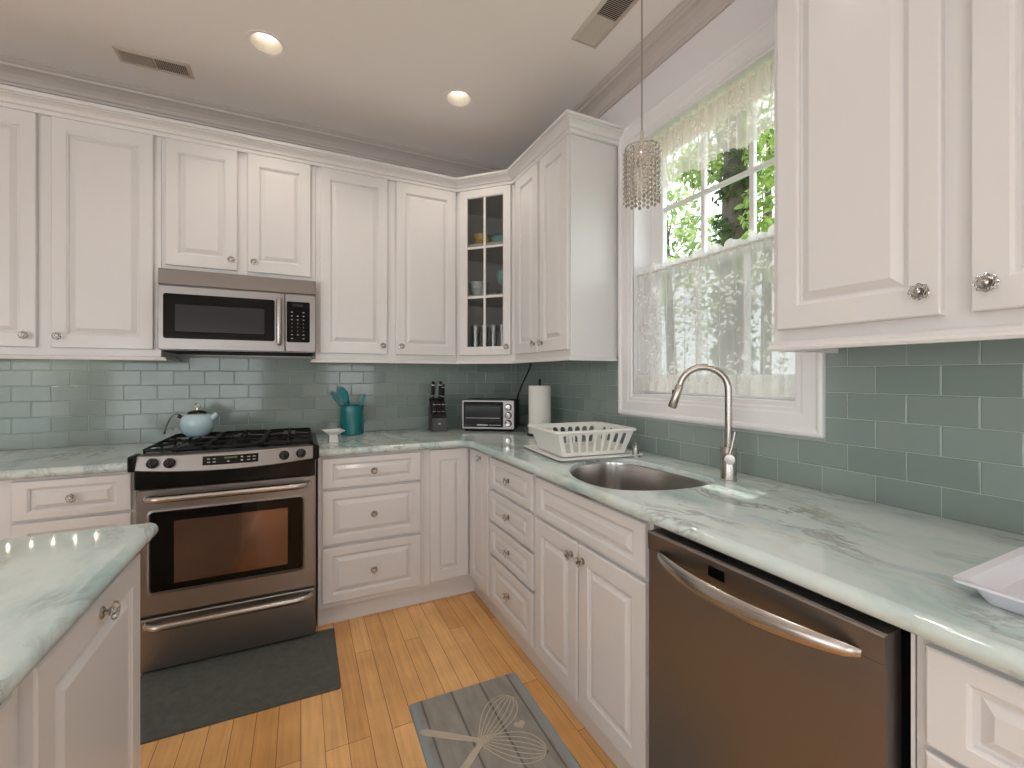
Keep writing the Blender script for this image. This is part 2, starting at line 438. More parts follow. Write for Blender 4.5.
class MB:
    def __init__(self):
        self.bm = bmesh.new()

    def _merge(self, bm2, mi=0, smooth=False, mat=None):
        if mat is not None:
            bm2.transform(mat)
        mp = {}
        for v in bm2.verts:
            mp[v] = self.bm.verts.new(v.co)
        for f in bm2.faces:
            try:
                nf = self.bm.faces.new([mp[v] for v in f.verts])
                nf.material_index = mi
                nf.smooth = smooth
            except ValueError:
                pass
        bm2.free()

    def box(self, x0, x1, y0, y1, z0, z1, mi=0, bev=0.0, seg=2, mat=None):
        b = bmesh.new()
        bmesh.ops.create_cube(b, size=1.0)
        for v in b.verts:
            v.co = Vector(((x0 + x1) / 2 + v.co.x * (x1 - x0), (y0 + y1) / 2 + v.co.y * (y1 - y0), (z0 + z1) / 2 + v.co.z * (z1 - z0)))
        if bev > 0:
            bmesh.ops.bevel(b, geom=b.edges[:], offset=bev, segments=seg, affect='EDGES', profile=0.5)
        self._merge(b, mi, False, mat)
        return self

    def loft(self, loops, mi=0, cap0=True, cap1=True, smooth=False, closed=True, mat=None):
        """loops: lists of equal length of points"""
        rows = []
        for lp in loops:
            rows.append([self.bm.verts.new(mat @ Vector(p) if mat is not None else Vector(p)) for p in lp])
        n = len(rows[0])
        for a, b in zip(rows, rows[1:]):
            for k in range(n if closed else n - 1):
                q = [a[k], a[(k + 1) % n], b[(k + 1) % n], b[k]]
                try:
                    f = self.bm.faces.new(q)
                    f.material_index = mi
                    f.smooth = smooth
                except ValueError:
                    pass
        for cap, r, flip in ((cap0, rows[0], True), (cap1, rows[-1], False)):
            if cap:
                try:
                    f = self.bm.faces.new(r[::-1] if flip else r)
                    f.material_index = mi
                    f.smooth = smooth
                except ValueError:
                    pass
        return self

    def lathe(self, prof, seg=24, c=(0, 0, 0), mi=0, mat=None, smooth=True, cap0=True, cap1=True, sx=1, sy=1):
        loops = []
        for r, z in prof:
            loops.append([(c[0] + max(r, 1e-5) * cos(2 * pi * k / seg) * sx, c[1] + max(r, 1e-5) * sin(2 * pi * k / seg) * sy, c[2] + z) for k in range(seg)])
        return self.loft(loops, mi, cap0, cap1, smooth, True, mat)

    def tube(self, pts, r, seg=10, mi=0, mat=None, cap=True, closed=False, flat=1.0):
        pts = [Vector(p) for p in pts]
        rr = r if isinstance(r, (list, tuple)) else [r] * len(pts)
        n = len(pts)
        tang = []
        for k in range(n):
            if closed:
                t = pts[(k + 1) % n] - pts[(k - 1) % n]
            else:
                t = pts[min(k + 1, n - 1)] - pts[max(k - 1, 0)]
            tang.append(t.normalized())
        up = Vector((0, 0, 1)) if abs(tang[0].z) < 0.9 else Vector((0, 1, 0))
        nv = (up - tang[0] * up.dot(tang[0])).normalized()
        loops = []
        for k in range(n):
            nv = (nv - tang[k] * nv.dot(tang[k])).normalized()
            bv = tang[k].cross(nv)
            loops.append([pts[k] + (nv * cos(2 * pi * j / seg) * flat + bv * sin(2 * pi * j / seg)) * rr[k] for j in range(seg)])
        if closed:
            loops.append(loops[0])
        return self.loft(loops, mi, cap and not closed, cap and not closed, True, True, mat)

    def prism(self, poly, z0, z1, mi=0, mat=None, smooth=False):
        return self.loft([[(x, y, z0) for x, y in poly], [(x, y, z1) for x, y in poly]], mi, True, True, smooth, True, mat)

    def build(self, name, mats, parent=None, loc=None, rotz=None, angle=38, weld=False):
        if weld:
            bmesh.ops.remove_doubles(self.bm, verts=self.bm.verts, dist=1e-5)
        bmesh.ops.recalc_face_normals(self.bm, faces=self.bm.faces)
        lim = radians(angle)
        for ed in self.bm.edges:
            lf = ed.link_faces
            ed.smooth = len(lf) != 2 or (lf[0].smooth and lf[1].smooth and ed.calc_face_angle(0.0) < lim)
        me = bpy.data.meshes.new(name)
        self.bm.to_mesh(me)
        self.bm.free()
        for m in (mats if isinstance(mats, (list, tuple)) else [mats]):
            me.materials.append(m)
        o = bpy.data.objects.new(name, me)
        COL.objects.link(o)
        if parent is not None:
            o.parent = parent
        if loc is not None:
            o.location = loc
        if rotz is not None:
            o.rotation_euler = (0, 0, rotz)
        return o


def tag(o, label, cat, group=None, kind=None):
    o['label'] = label
    o['category'] = cat
    if group:
        o['group'] = group
    if kind:
        o['kind'] = kind
    return o


def thing(name, label, cat, loc=(0, 0, 0), rotz=0.0, group=None):
    o = bpy.data.objects.new(name, None)
    o.empty_display_size = 0.1
    COL.objects.link(o)
    o.location = loc
    o.rotation_euler = (0, 0, rotz)
    return tag(o, label, cat, group)


def struct(name, mb, mats, parent=None, label=None):
    o = mb.build(name, mats, parent)
    if parent is None:
        o['kind'] = 'structure'
        if label:
            o['label'] = label
    return o


def copy_tree(o, parent=None):
    c = o.copy()
    COL.objects.link(c)
    if parent is not None:
        c.parent = parent
    for ch in list(o.children):
        copy_tree(ch, c)
    return c


def bezier(p0, p1, p2, p3, n=12):
    p0, p1, p2, p3 = map(Vector, (p0, p1, p2, p3))
    return [p0 * (1 - t) ** 3 + p1 * 3 * t * (1 - t) ** 2 + p2 * 3 * t * t * (1 - t) + p3 * t ** 3 for t in [k / n for k in range(n + 1)]]


# ------------------------------------------------------------------ room numbers
YT, XT = 3.20, 1.575          # tile faces
YW, XW = 3.208, 1.583         # plaster faces
CZ = 2.955                    # ceiling
CT = 0.953                    # worktop height
YF, XF = 2.535, 0.94          # base cabinet faces
YU, XU = 2.89, 1.265          # wall cabinet faces
UB, UT = 1.440, 2.60          # wall cabinets bottom / top
RX0, RY0 = -3.2, -3.2         # far corner of the room behind the camera

# window opening in the right wall
WY0, WY1, WZ0, WZ1 = 0.955, 1.822, 1.235, 2.565

# ------------------------------------------------------------------ structure
f = MB().box(RX0, XW, RY0, YW, -0.05, 0.0)
struct('floor', f, M['floor'])

# ceiling with two holes for the downlights
LIGHTS = [(-0.151, 2.445), (0.829, 2.445)]
bm = bmesh.new()
edges = []


def ring_edges(bm, pts):
    v = [bm.verts.new(p) for p in pts]
    return [bm.edges.new((v[k], v[(k + 1) % len(v)])) for k in range(len(v))]


edges += ring_edges(bm, [(RX0, RY0, CZ), (XW, RY0, CZ), (XW, YW, CZ), (RX0, YW, CZ)])
for lx, ly in LIGHTS:
    edges += ring_edges(bm, [(lx + 0.071 * cos(2 * pi * k / 32), ly + 0.071 * sin(2 * pi * k / 32), CZ) for k in range(32)])
bmesh.ops.triangle_fill(bm, edges=edges, use_beauty=True)
c = MB()
c._merge(bm, 0)
c.box(RX0 - 0.1, XW + 0.16, RY0 - 0.1, YW + 0.1, CZ + 0.15, CZ + 0.2)  # unseen slab added above the ceiling to block sky light
struct('ceiling', c, M['ceil'])

struct('wall_back', MB().box(RX0 - 0.1, XW + 0.16, YW, YW + 0.1, -0.05, CZ + 0.15), M['wall'])
wr = MB()
wr.box(XW, XW + 0.16, WY1, YW, -0.05, CZ + 0.15)
wr.box(XW, XW + 0.16, RY0 - 0.1, WY0, -0.05, CZ + 0.15)
wr.box(XW, XW + 0.16, WY0, WY1, -0.05, WZ0)
wr.box(XW, XW + 0.16, WY0, WY1, WZ1, CZ + 0.15)
struct('wall_right', wr, M['wall'])
# room behind the camera: rear wall and side wall with glazed openings that let daylight in
wf = MB()
zt_ = CZ + 0.15
for xa, xb, za, zb_ in ((RX0 - 0.1, -2.92, -0.05, zt_), (-2.92, -0.62, 2.0, zt_), (-2.92, -0.62, -0.05, 0.05), (-0.62, 0.44, -0.05, zt_),
                       (0.44, 1.40, 2.0, zt_), (0.44, 1.40, -0.05, 0.84), (1.40, XW, -0.05, zt_)):
    wf.box(xa, xb, RY0 - 0.1, RY0, za, zb_)
struct('wall_front', wf, M['wall'])
wl = MB()
wl.box(RX0 - 0.1, RX0, 0.45, YW, -0.05, CZ + 0.15)
wl.box(RX0 - 0.1, RX0, RY0, -2.25, -0.05, CZ + 0.15)
wl.box(RX0 - 0.1, RX0, -2.25, 0.45, 2.55, CZ + 0.15)
wl.box(RX0 - 0.1, RX0, -2.25, 0.45, -0.05, 0.45)
struct('wall_left', wl, M['wall'])


def plain_window(name, axis, a0, a1, z0, z1, p):
    w = MB()
    g = MB()
    n = 4
    def bx(m, u0, u1, v0, v1, d0, d1):
        if axis == 'y':
            m.box(u0, u1, p + d0, p + d1, v0, v1)
        else:
            m.box(p + d0, p + d1, u0, u1, v0, v1)
    bx(w, a0 + .001, a1 - .001, z0 + .001, z0 + 0.06, -0.07, -0.02)
    bx(w, a0 + .001, a1 - .001, z1 - 0.06, z1 - .001, -0.07, -0.02)
    for k in range(n + 1):
        u = a0 + 0.03 + (a1 - a0 - 0.06) * k / n
        bx(w, u - 0.029, u + 0.029, z0 + 0.06, z1 - 0.06, -0.07, -0.02)
    bx(g, a0 + 0.03, a1 - 0.03, z0 + 0.03, z1 - 0.03, -0.05, -0.045)
    o = struct(name, w, M['trim'])
    g.build('glass', M['glass'], o)


plain_window('window_2', 'y', -2.92, -0.62, 0.05, 2.0, RY0)
plain_window('window_4', 'y', 0.44, 1.40, 0.84, 2.0, RY0)
plain_window('window_3', 'x', -2.25, 0.45, 0.45, 2.55, RX0)


# tiled backsplashes: separate bevelled tiles on a grout bed
def tiles(mb, u0, u1, z0, z1, phase, to3, holes=()):
    TL, TH, G = 0.1525, 0.0832, 0.0024
    r = 0
    while CT + r * TH < z1 - 0.004:
        a = max(z0, CT + r * TH) + G / 2
        b = min(z1, CT + (r + 1) * TH) - G / 2
        if b - a > 0.006:
            off = phase + (0 if r % 2 == 0 else TL / 2)
            k = math.floor((u0 - off) / TL)
            while off + k * TL < u1 - 0.004:
                p = max(u0, off + k * TL) + G / 2
                q = min(u1, off + (k + 1) * TL) - G / 2
                k += 1
                if q - p < 0.006:
                    continue
                bb = b
                skip = False
                for (h0, h1, hz) in holes:
                    if a > hz - 0.02 and q > h0 and p < h1:
                        if p >= h0 - 1e-4 and q <= h1 + 1e-4:
                            skip = True
                        elif p < h0:
                            q = h0 - 0.001
                        else:
                            p = h1 + 0.001
                    elif b > hz and q > h0 and p < h1:
                        bb = hz - 0.001
                if skip or q - p < 0.004 or bb - a < 0.004:
                    continue
                t1, t2 = random.uniform(-.00006, .00006), random.uniform(-.00004, .00004)
                e = 0.0022
                lo = [to3(p, a, -0.006), to3(q, a, -0.006), to3(q, bb, -0.006), to3(p, bb, -0.006)]
                md = [to3(p, a, -0.0018), to3(q, a, -0.0018), to3(q, bb, -0.0018), to3(p, bb, -0.0018)]
                hi = [to3(p + e, a + e, -.0004 + t1 + t2), to3(q - e, a + e, -.0004 - t1 + t2), to3(q - e, bb - e, -.0004 - t1 - t2), to3(p + e, bb - e, -.0004 + t1 - t2)]
                mb.loft([lo, md, hi], 0, False, True)
        r += 1


tb = MB()
tiles(tb, -1.6, XT, 0.90 + 0.053, 1.452, -0.982, lambda u, z, d: (u, YT - d, z))
tb.box(-1.6, XT + 0.0, YT + 0.0020, YW - 0.0005, 0.90, 1.46, 1)
tb.box(-0.70, 0.10, YT + 0.0, YT + 0.0045, 0.86, 0.951, 0)
struct('wall_back_backsplash', tb, [M['tile'], M['grout']])
tr_ = MB()
tiles(tr_, -0.13, YT, CT, 1.452, 0.7255, lambda u, z, d: (XT - d, u, z), holes=[(0.868, 1.920, 1.128)])
tr_.box(XT + 0.0020, XW - 0.0005, -0.13, 0.868, CT - 0.04, 1.46, 1)
tr_.box(XT + 0.0020, XW - 0.0005, 1.920, YT + 0.004, CT - 0.04, 1.46, 1)
tr_.box(XT + 0.0020, XW - 0.0005, 0.868, 1.920, CT - 0.04, 1.127, 1)
struct('wall_right_backsplash', tr_, [M['tile'], M['grout']])


# mouldings swept along a level path; profile = (outward, z) pairs
def sweep(mb, path, prof, mi=0, end_dirs=None):
    pts = [Vector((x, y, 0)) for x, y in path]
    n = len(pts)
    loops = []
    for k in range(n):
        d0 = (pts[k] - pts[k - 1]).normalized() if k > 0 else (pts[1] - pts[0]).normalized()
        d1 = (pts[k + 1] - pts[k]).normalized() if k < n - 1 else d0
        n0 = Vector((d0.y, -d0.x, 0))
        n1 = Vector((d1.y, -d1.x, 0))
        b = (n0 + n1).normalized()
        s = 1.0 / max(0.2, b.dot(n0))
        loops.append([pts[k] + b * (o * s) + Vector((0, 0, z)) for o, z in prof])
    mb.loft(loops, mi, True, True, False, True)


CROWN_PROF = [(0.0, CZ - 0.098), (0.010, CZ - 0.098), (0.013, CZ - 0.086), (0.020, CZ - 0.082), (0.026, CZ - 0.068), (0.040, CZ - 0.050),
              (0.060, CZ - 0.036), (0.076, CZ - 0.030), (0.080, CZ - 0.020), (0.090, CZ - 0.016), (0.098, CZ - 0.008), (0.104, CZ - 0.006),
              (0.104, CZ - 0.0005), (0.0, CZ - 0.0005)]
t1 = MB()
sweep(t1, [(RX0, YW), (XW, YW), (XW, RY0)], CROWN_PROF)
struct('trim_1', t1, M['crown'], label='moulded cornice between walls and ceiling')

# ------------------------------------------------------------------ window over the sink
win = bpy.data.objects.new('window_1', None)
COL.objects.link(win)
win['kind'] = 'structure'
win.location = (XW, (WY0 + WY1) / 2, WZ0)
OFFW = Vector((-win.location.x, -win.location.y, -win.location.z))


def wbuild(mb, name, mat):
    o = mb.build(name, mat, win)
    o.location = OFFW
    return o


cs = MB()
prof = [(0.0, 0.0), (0.0, 0.024), (0.010, 0.027), (0.018, 0.024), (0.024, 0.018), (0.070, 0.016), (0.078, 0.012), (0.090, 0.012), (0.094, 0.006), (0.100, 0.006), (0.100, 0.0)]
CO = 0.1
loops = []
for ins, out in prof:
    y0, y1, z0, z1 = WY0 - CO + ins + 0.012, WY1 + CO - ins - 0.012, WZ0 - CO + ins, WZ1 + CO - ins
    x = XW - 0.0005 - out
    loops.append([(x, y0, z0), (x, y1, z0), (x, y1, z1), (x, y0, z1)])
cs.loft(loops + [loops[0]], 0, False, False)
wbuild(cs, 'casing', M['trim'])
jb = MB()
e = 0.012
jb.box(XW - 0.004, XW + 0.155, WY0 + .0005, WY0 + e, WZ0, WZ1)
jb.box(XW - 0.004, XW + 0.155, WY1 - e, WY1 - .0005, WZ0, WZ1)
jb.box(XW - 0.004, XW + 0.155, WY0 + e, WY1 - e, WZ1 - e, WZ1 - .0005)
jb.box(XW - 0.004, XW + 0.155, WY0 + e, WY1 - e, WZ0 + .0005, WZ0 + e)
wbuild(jb, 'jamb', M['trim'])


def sash(name, x0, x1, z0, z1, stile_l, stile_r, rail_b, rail_t, nx, nz):
    m = MB()
    y0, y1 = WY0 + e, WY1 - e
    gy0, gy1, gz0, gz1 = y0 + stile_r, y1 - stile_l, z0 + rail_b, z1 - rail_t
    m.box(x0, x1, y0, gy0, z0, z1, bev=0.003)
    m.box(x0, x1, gy1, y1, z0, z1, bev=0.003)
    m.box(x0, x1, gy0, gy1, z0, gz0, bev=0.003)
    m.box(x0, x1, gy0, gy1, gz1, z1, bev=0.003)
    o = wbuild(m, name, M['trim'])
    mm = MB()
    for k in range(1, nx):
        y = gy0 + (gy1 - gy0) * k / nx
        mm.box(x0 + 0.004, x1 - 0.004, y - 0.010, y + 0.010, gz0, gz1, bev=0.003)
    for k in range(1, nz):
        z = gz0 + (gz1 - gz0) * k / nz
        mm.box(x0 + 0.005, x1 - 0.005, gy0, gy1, z - 0.010, z + 0.010, bev=0.003)
    mo = mm.build('muntins', M['trim'], o)
    g = MB().box((x0 + x1) / 2 - 0.002, (x0 + x1) / 2 + 0.002, gy0, gy1, gz0, gz1)
    g.build('glass', M['glass'], o)
    return o


sash('upper_sash', 1.700, 1.732, 1.86, WZ1 - e, 0.085, 0.012, 0.03, 0.034, 3, 2)
sash('lower_sash', 1.664, 1.696, WZ0 + e, 1.89, 0.085, 0.012, 0.05, 0.03, 3, 1)


sc_m = MB()
sc_m.loft([[(1.7355, WY0 + e, WZ0 + e), (1.7355, WY1 - e, WZ0 + e), (1.7355, WY1 - e, 1.885), (1.7355, WY0 + e, 1.885)]], 0, True, False)
wbuild(sc_m, 'insect_screen', M['screen'])

# ------------------------------------------------------------------ cabinet pieces (local frame: x along the face, front towards -y, z up)
def raised_panel(x0, x1, z0, z1, fx, fz, bev, t=0.02, y=0.0):
    m = MB()
    g = 0.004
    rings = [(0, 0, 0), (0, 0, -t + 0.004), (0.0015, 0.0015, -t + 0.0015), (0.004, 0.004, -t),
             (fx, fz, -t), (fx + 0.002, fz + 0.002, -t + 0.003), (fx + 0.006, fz + 0.006, -t + 0.0045), (fx + 0.008, fz + 0.008, -t + 0.0115),
             (fx + 0.013, fz + 0.013, -t + 0.0115), (fx + 0.013 + bev, fz + 0.013 + bev, -t + 0.0015), (fx + 0.015 + bev, fz + 0.015 + bev, -t + 0.0005)]
    loops = []
    for ix, iz, yy in rings:
        loops.append([(x0 + ix, y + yy, z0 + iz), (x1 - ix, y + yy, z0 + iz), (x1 - ix, y + yy, z1 - iz), (x0 + ix, y + yy, z1 - iz)])
    m.loft(loops, 0, True, True)
    return m


_knob_mesh = None


def knob(parent, x, z, y=-0.02):
    """faceted crystal knob on a metal rosette, axis along -y"""
    global _knob_mesh
    if _knob_mesh is None:
        m = MB()
        R = Matrix.Rotation(pi / 2, 4, 'X')      # z -> -y
        m.lathe([(0.0125, 0.0), (0.0125, 0.002), (0.009, 0.0045), (0.0055, 0.006), (0.005, 0.011), (0.0085, 0.0132), (0.0085, 0.0141)], 16, mi=0, mat=R)
        m.lathe([(0.006, 0.0142), (0.0125, 0.0160), (0.0188, 0.0200), (0.0185, 0.0225), (0.0140, 0.0262), (0.0066, 0.0268), (0.0060, 0.0258)], 8, mi=1, mat=R, smooth=False)
        m.lathe([(0.0056, 0.0259), (0.0056, 0.0275), (0.003, 0.0286), (0.0005, 0.0288)], 10, mi=0, mat=R)
        for k in range(8):
            a = 2 * pi * k / 8
            b = bmesh.new()
            bmesh.ops.create_icosphere(b, subdivisions=1, radius=0.0034)
            m._merge(b, 1, False, R @ Matrix.Translation((0.0166 * cos(a), 0.0166 * sin(a), 0.0208)))
        o = m.build('knob', [M['bronze'], M['crystal']], parent)
        _knob_mesh = o.data
    else:
        o = bpy.data.objects.new('knob', _knob_mesh)
        COL.objects.link(o)
        o.parent = parent
    o.location = (x, y, z)
    o['label'] = 'clear faceted crystal knob'
    return o


def door(parent, x0, x1, z0, z1, kn=None, fx=0.056, fz=0.06, bev=0.019, name='door'):
    d = raised_panel(x0, x1, z0, z1, fx, fz, bev).build(name, M['cab'], parent)
    if kn:
        knob(d, kn[0], kn[1])
    return d


def drawer(parent, x0, x1, z0, z1, kn=True, fx=0.050, fz=0.034, bev=0.018):
    d = raised_panel(x0, x1, z0, z1, fx, fz, bev).build('drawer', M['cab'], parent)
    if kn:
        knob(d, (x0 + x1) / 2, (z0 + z1) / 2)
    return d


def base_cabinet(name, label, loc, rotz, w, depth, doors=(), drawers=(), panels=(), toe=0.035, top=0.912, cat='cabinet'):
    t = thing(name, label, cat, loc, rotz)
    m = MB().box(0.0004, w - 0.0004, 0, depth, 0.1016, top, bev=0.0008, seg=1)
    m.build('carcass', M['cab'], t)
    MB().box(0.0004, w - 0.0004, toe, depth, 0, 0.1012).build('toe_kick', M['cab'], t)
    for x0, x1, z0, z1, kn in doors:
        door(t, x0, x1, z0, z1, kn, fx=min(0.056, (x1 - x0) * .23))
    for x0, x1, z0, z1 in drawers:
        fz = 0.030 if z1 - z0 < 0.19 else 0.042
        drawer(t, x0, x1, z0, z1, fz=fz, bev=0.016 if z1 - z0 < 0.19 else 0.02)
    for x0, x1, z0, z1 in panels:
        raised_panel(x0, x1, z0, z1, 0.05, 0.034, 0.018).build('false_drawer_front', M['cab'], t)
    return t


BD = 0.66   # depth of the back run to the tiles, less a hair
# left of the range
x0 = -1.56
base_cabinet('base_cabinet', 'white drawer base cabinet between island and range, to the left of the oven', (x0, YF, 0), 0, 0.888, 0.66,
             drawers=[(x0 * -1 - 1.075, 1.56 - 0.687, 0.738, 0.901), (1.56 - 1.075, 1.56 - .687, 0.441, 0.726), (1.56 - 1.075, 1.56 - .687, 0.132, 0.427),
                      (0.035, 0.43, 0.738, 0.901), (0.035, 0.43, 0.441, 0.726), (0.035, 0.43, 0.132, 0.427)])
# right of the range
base_cabinet('base_cabinet', 'white base cabinet with three wide drawers, directly right of the range', (0.0805, YF, 0), 0, 0.5675, 0.66,
             drawers=[(0.0195, 0.5435, 0.740, 0.900), (0.0195, 0.5435, 0.441, 0.726), (0.0195, 0.5435, 0.132, 0.424)])
# corner unit
cu = thing('corner_cabinet', 'white corner base cabinet with two narrow doors meeting in the inner corner', 'cabinet', (XF, YF, 0))
m = MB()
P = [(0.6485, 2.535), (0.94, 2.535), (0.94, 2.2135), (1.57, 2.2135), (1.57, 3.195), (0.6485, 3.195)]
m.prism([(x - XF, y - YF) for x, y in P], 0.1016, 0.912)
m.build('carcass', M['cab'], cu)
P = [(0.6485, 2.57), (0.975, 2.57), (0.975, 2.2135), (1.57, 2.2135), (1.57, 3.195), (0.6485, 3.195)]
m = MB()
m.prism([(x - XF, y - YF) for x, y in P], 0.0, 0.1012)
m.build('toe_kick', M['cab'], cu)
door(cu, 0.680 - XF, 0.917 - XF, 0.132, 0.905)
d2 = raised_panel(0.030, 0.308, 0.132, 0.905, 0.056, 0.06, 0.019).build('door', M['cab'], cu, rotz=-pi / 2)
knob(d2, 0.205, 0.872)


# drawer stack on the right run (local x grows towards the camera)
def right_base(name, label, ystart, w, **kw):
    return base_cabinet(name, label, (XF, ystart, 0), -pi / 2, w, 0.63, **kw)


right_base('base_cabinet', 'narrow white base cabinet with a stack of four drawers, left of the sink cabinet', 2.213, 0.518,
           drawers=[(0.015, 0.501, 0.741, 0.903), (0.015, 0.501, 0.565, 0.724), (0.015, 0.501, 0.389, 0.548), (0.015, 0.501, 0.135, 0.372)])
# sink base: open-topped carcass so that the bowl hangs inside
sb = thing('sink_cabinet', 'white sink base cabinet with two doors under a long false drawer front', 'cabinet', (XF, 1.6945, 0), -pi / 2)
m = MB()
wS = 0.707
m.box(0.0004, wS - 0.0004, 0, 0.02, 0.1016, 0.912)
m.box(0.0004, 0.004, 0.02, 0.63, 0.1016, 0.912)
m.box(wS - 0.004, wS - 0.0004, 0.02, 0.63, 0.1016, 0.912)
m.box(0.004, wS - 0.004, 0.02, 0.63, 0.1016, 0.12)
m.box(0.004, wS - 0.004, 0.612, 0.63, 0.12, 0.7)
m.build('carcass', M['cab'], sb)
MB().box(0.0004, wS - 0.0004, 0.035, 0.63, 0, 0.1012).build('toe_kick', M['cab'], sb)
raised_panel(0.0145, 0.6895, 0.738, 0.900, 0.05, 0.034, 0.018).build('false_drawer_front', M['cab'], sb)
door(sb, 0.0075, 0.3325, 0.130, 0.720, (0.300, 0.668))
door(sb, 0.3425, 0.6895, 0.130, 0.720, (0.372, 0.668))
# beyond the dishwasher
right_base('base_cabinet', 'white drawer base cabinet right of the dishwasher, cut off by the picture edge', 0.374, 0.50,
           drawers=[(0.018, 0.482, 0.738, 0.899), (0.018, 0.482, 0.441, 0.726), (0.018, 0.482, 0.132, 0.427)])

# island cabinets, fronts towards +x
IX = -0.382
base_cabinet('island_cabinet', 'white island end cabinet with one raised panel door nearest the range', (IX, 0.882, 0), pi / 2, 0.532, 0.80,
             doors=[(0.033, 0.514, 0.130, 0.896, (0.273, 0.863))])
base_cabinet('island_cabinet', 'white island cabinet in the bottom corner, only a sliver of its door showing', (IX, 0.30, 0), pi / 2, 0.578, 0.80,
             doors=[(0.03, 0.558, 0.130, 0.896, None)])


# ------------------------------------------------------------------ wall cabinets
def wall_cabinet(label, loc, rotz, w, depth, z0, z1, doors, cat='cabinet', name='wall_cabinet'):
    t = thing(name, label, cat, loc, rotz)
    m = MB().box(0.0004, w - 0.0004, 0, depth, z0, z1, bev=0.0008, seg=1)
    m.build('carcass', M['cab'], t)
    for a, b, c0, c1, kn in doors:
        door(t, a, b, c0, c1, kn, fx=min(0.056, (b - a) * .2), fz=0.064)
    return t


DT = 2.594
# z's are kept in world terms, the empties sit on the floor line below
def wcab(label, x, w, z0, doors, **kw):
    t = wall_cabinet(label, (x, YU, z0), 0, w, 0.305, 0, UT - z0, [(a, b, c0 - z0, c1 - z0, (k[0], k[1] - z0) if k else None) for a, b, c0, c1, k in doors], **kw)
    return t


wcab('tall white two door wall cabinet left of the microwave', -1.56, 0.896, UB,
     [(0.028, 0.421, 1.477, DT, (0.386, 1.532)), (0.473, 0.866, 1.477, DT, (0.503, 1.532))])
wcab('short white two door wall cabinet above the microwave', -0.6635, 0.743, 1.9005,
     [(0.0195, 0.3435, 1.926, DT, (0.3175, 1.980)), (0.3925, 0.7165, 1.926, DT, (0.4265, 1.980))])
wcab('tall white two door wall cabinet between microwave and glass corner cabinet', 0.080, 0.8845, UB,
     [(0.023, 0.418, 1.477, DT, (0.388, 1.530)), (0.473, 0.873, 1.477, DT, (0.505, 1.530))])


def wright(label, ystart, w, doors):
    return wall_cabinet(label, (XU, ystart, UB), -pi / 2, w, 0.305, 0, UT - UB,
                        [(a, b, c0 - UB, c1 - UB, (k[0], k[1] - UB) if k else None) for a, b, c0, c1, k in doors])


wright('white two door wall cabinet between glass corner cabinet and window', 2.5895, 0.6645,
       [(0.045, 0.333, 1.477, DT, (0.303, 1.530)), (0.363, 0.655, 1.477, DT, (0.393, 1.530))])
wright('large close white wall cabinet right of the window, two doors', 0.838, 0.81,
       [(0.020, 0.384, 1.472, DT, (0.354, 1.525)), (0.430, 0.795, 1.472, DT, (0.460, 1.525))])

# diagonal glass-door corner cabinet, hollow
gc = thing('corner_display_cabinet', 'white diagonal corner wall cabinet with a six pane glass door', 'cabinet', (0.965, YU, UB), -pi / 4)
# local frame: x along the face from left to right, y into the corner
FW = math.hypot(0.3, 0.3)
Rm = Matrix.Rotation(pi / 4, 3, 'Z')


def loc2(x, y):
    v = Rm @ Vector((x - 0.965, y - YU, 0))
    return (v.x, v.y)


HH = UT - UB
FOOT = [loc2(*p) for p in [(0.9652, YU), (0.9652, 3.194), (1.57, 3.194), (1.57, 2.5902), (XU, 2.5902)]]
m = MB()
th = 0.016
for k in range(4):
    a, b = Vector((*FOOT[k], 0)), Vector((*FOOT[k + 1], 0))
    d = (b - a).normalized()
    nrm = Vector((d.y, -d.x, 0))
    q = [a, b, b + nrm * th, a + nrm * th]
    m.prism([(p.x, p.y) for p in q], 0.0, HH)
inner = FOOT
m.prism(inner, 0.0, 0.018)
m.prism(inner, HH - 0.018, HH)
carc = m.build('carcass', M['cab'], gc)
m = MB()
for x0_, x1_, z0_, z1_ in ((0.0, 0.028, 0, HH), (FW - 0.028, FW, 0, HH), (0.028, FW - 0.028, 0, 0.037), (0.028, FW - 0.028, HH - 0.03, HH)):
    m.box(x0_, x1_, -0.001, 0.018, z0_, z1_)
m.build('face_frame', M['cab'], gc)
GS = [0.452, 0.800]      # shelf heights above the cabinet bottom
for z in GS:
    m = MB()
    pts = [(0.03, 0.02), (FW - 0.03, 0.02), loc2(1.55, 2.64), loc2(1.55, 3.175), loc2(1.02, 3.175)]
    m.prism(pts, z - 0.016, z)
    m.build('shelf', M['inside'], gc)
# door: flat frame with a moulded inner edge
dx0, dx1, dz0, dz1 = 0.030, FW - 0.022, 0.038, HH - 0.008
gx0, gx1, gz0, gz1 = 0.089, FW - 0.077, 0.095, 1.095
m = MB()
rr = [(0, 0.0), (0, -0.017), (0.003, -0.020)]
def dl(x0, x1, z0, z1, y):
    return [(x0, y, z0), (x1, y, z0), (x1, y, z1), (x0, y, z1)]
m.loft([dl(gx0, gx1, gz0, gz1, -0.002), dl(dx0, dx1, dz0, dz1, -0.002), dl(dx0, dx1, dz0, dz1, -0.018), dl(dx0 + .003, dx1 - .003, dz0 + .003, dz1 - .003, -0.0215),
        dl(gx0 - .008, gx1 + .008, gz0 - .008, gz1 + .008, -0.0215), dl(gx0, gx1, gz0, gz1, -0.016), dl(gx0, gx1, gz0, gz1, -0.002)], 0, False, False)
gd = m.build('door', M['cab'], gc)
m = MB()
gxm = (gx0 + gx1) / 2 - 0.002
m.box(gxm - 0.008, gxm + 0.008, -0.019, -0.004, gz0, gz1, bev=0.003)
for k in (1, 2):
    z = gz0 + (gz1 - gz0) * k / 3
    m.box(gx0, gx1, -0.018, -0.004, z - 0.008, z + 0.008, bev=0.003)
m.build('muntins', M['cab'], gd)
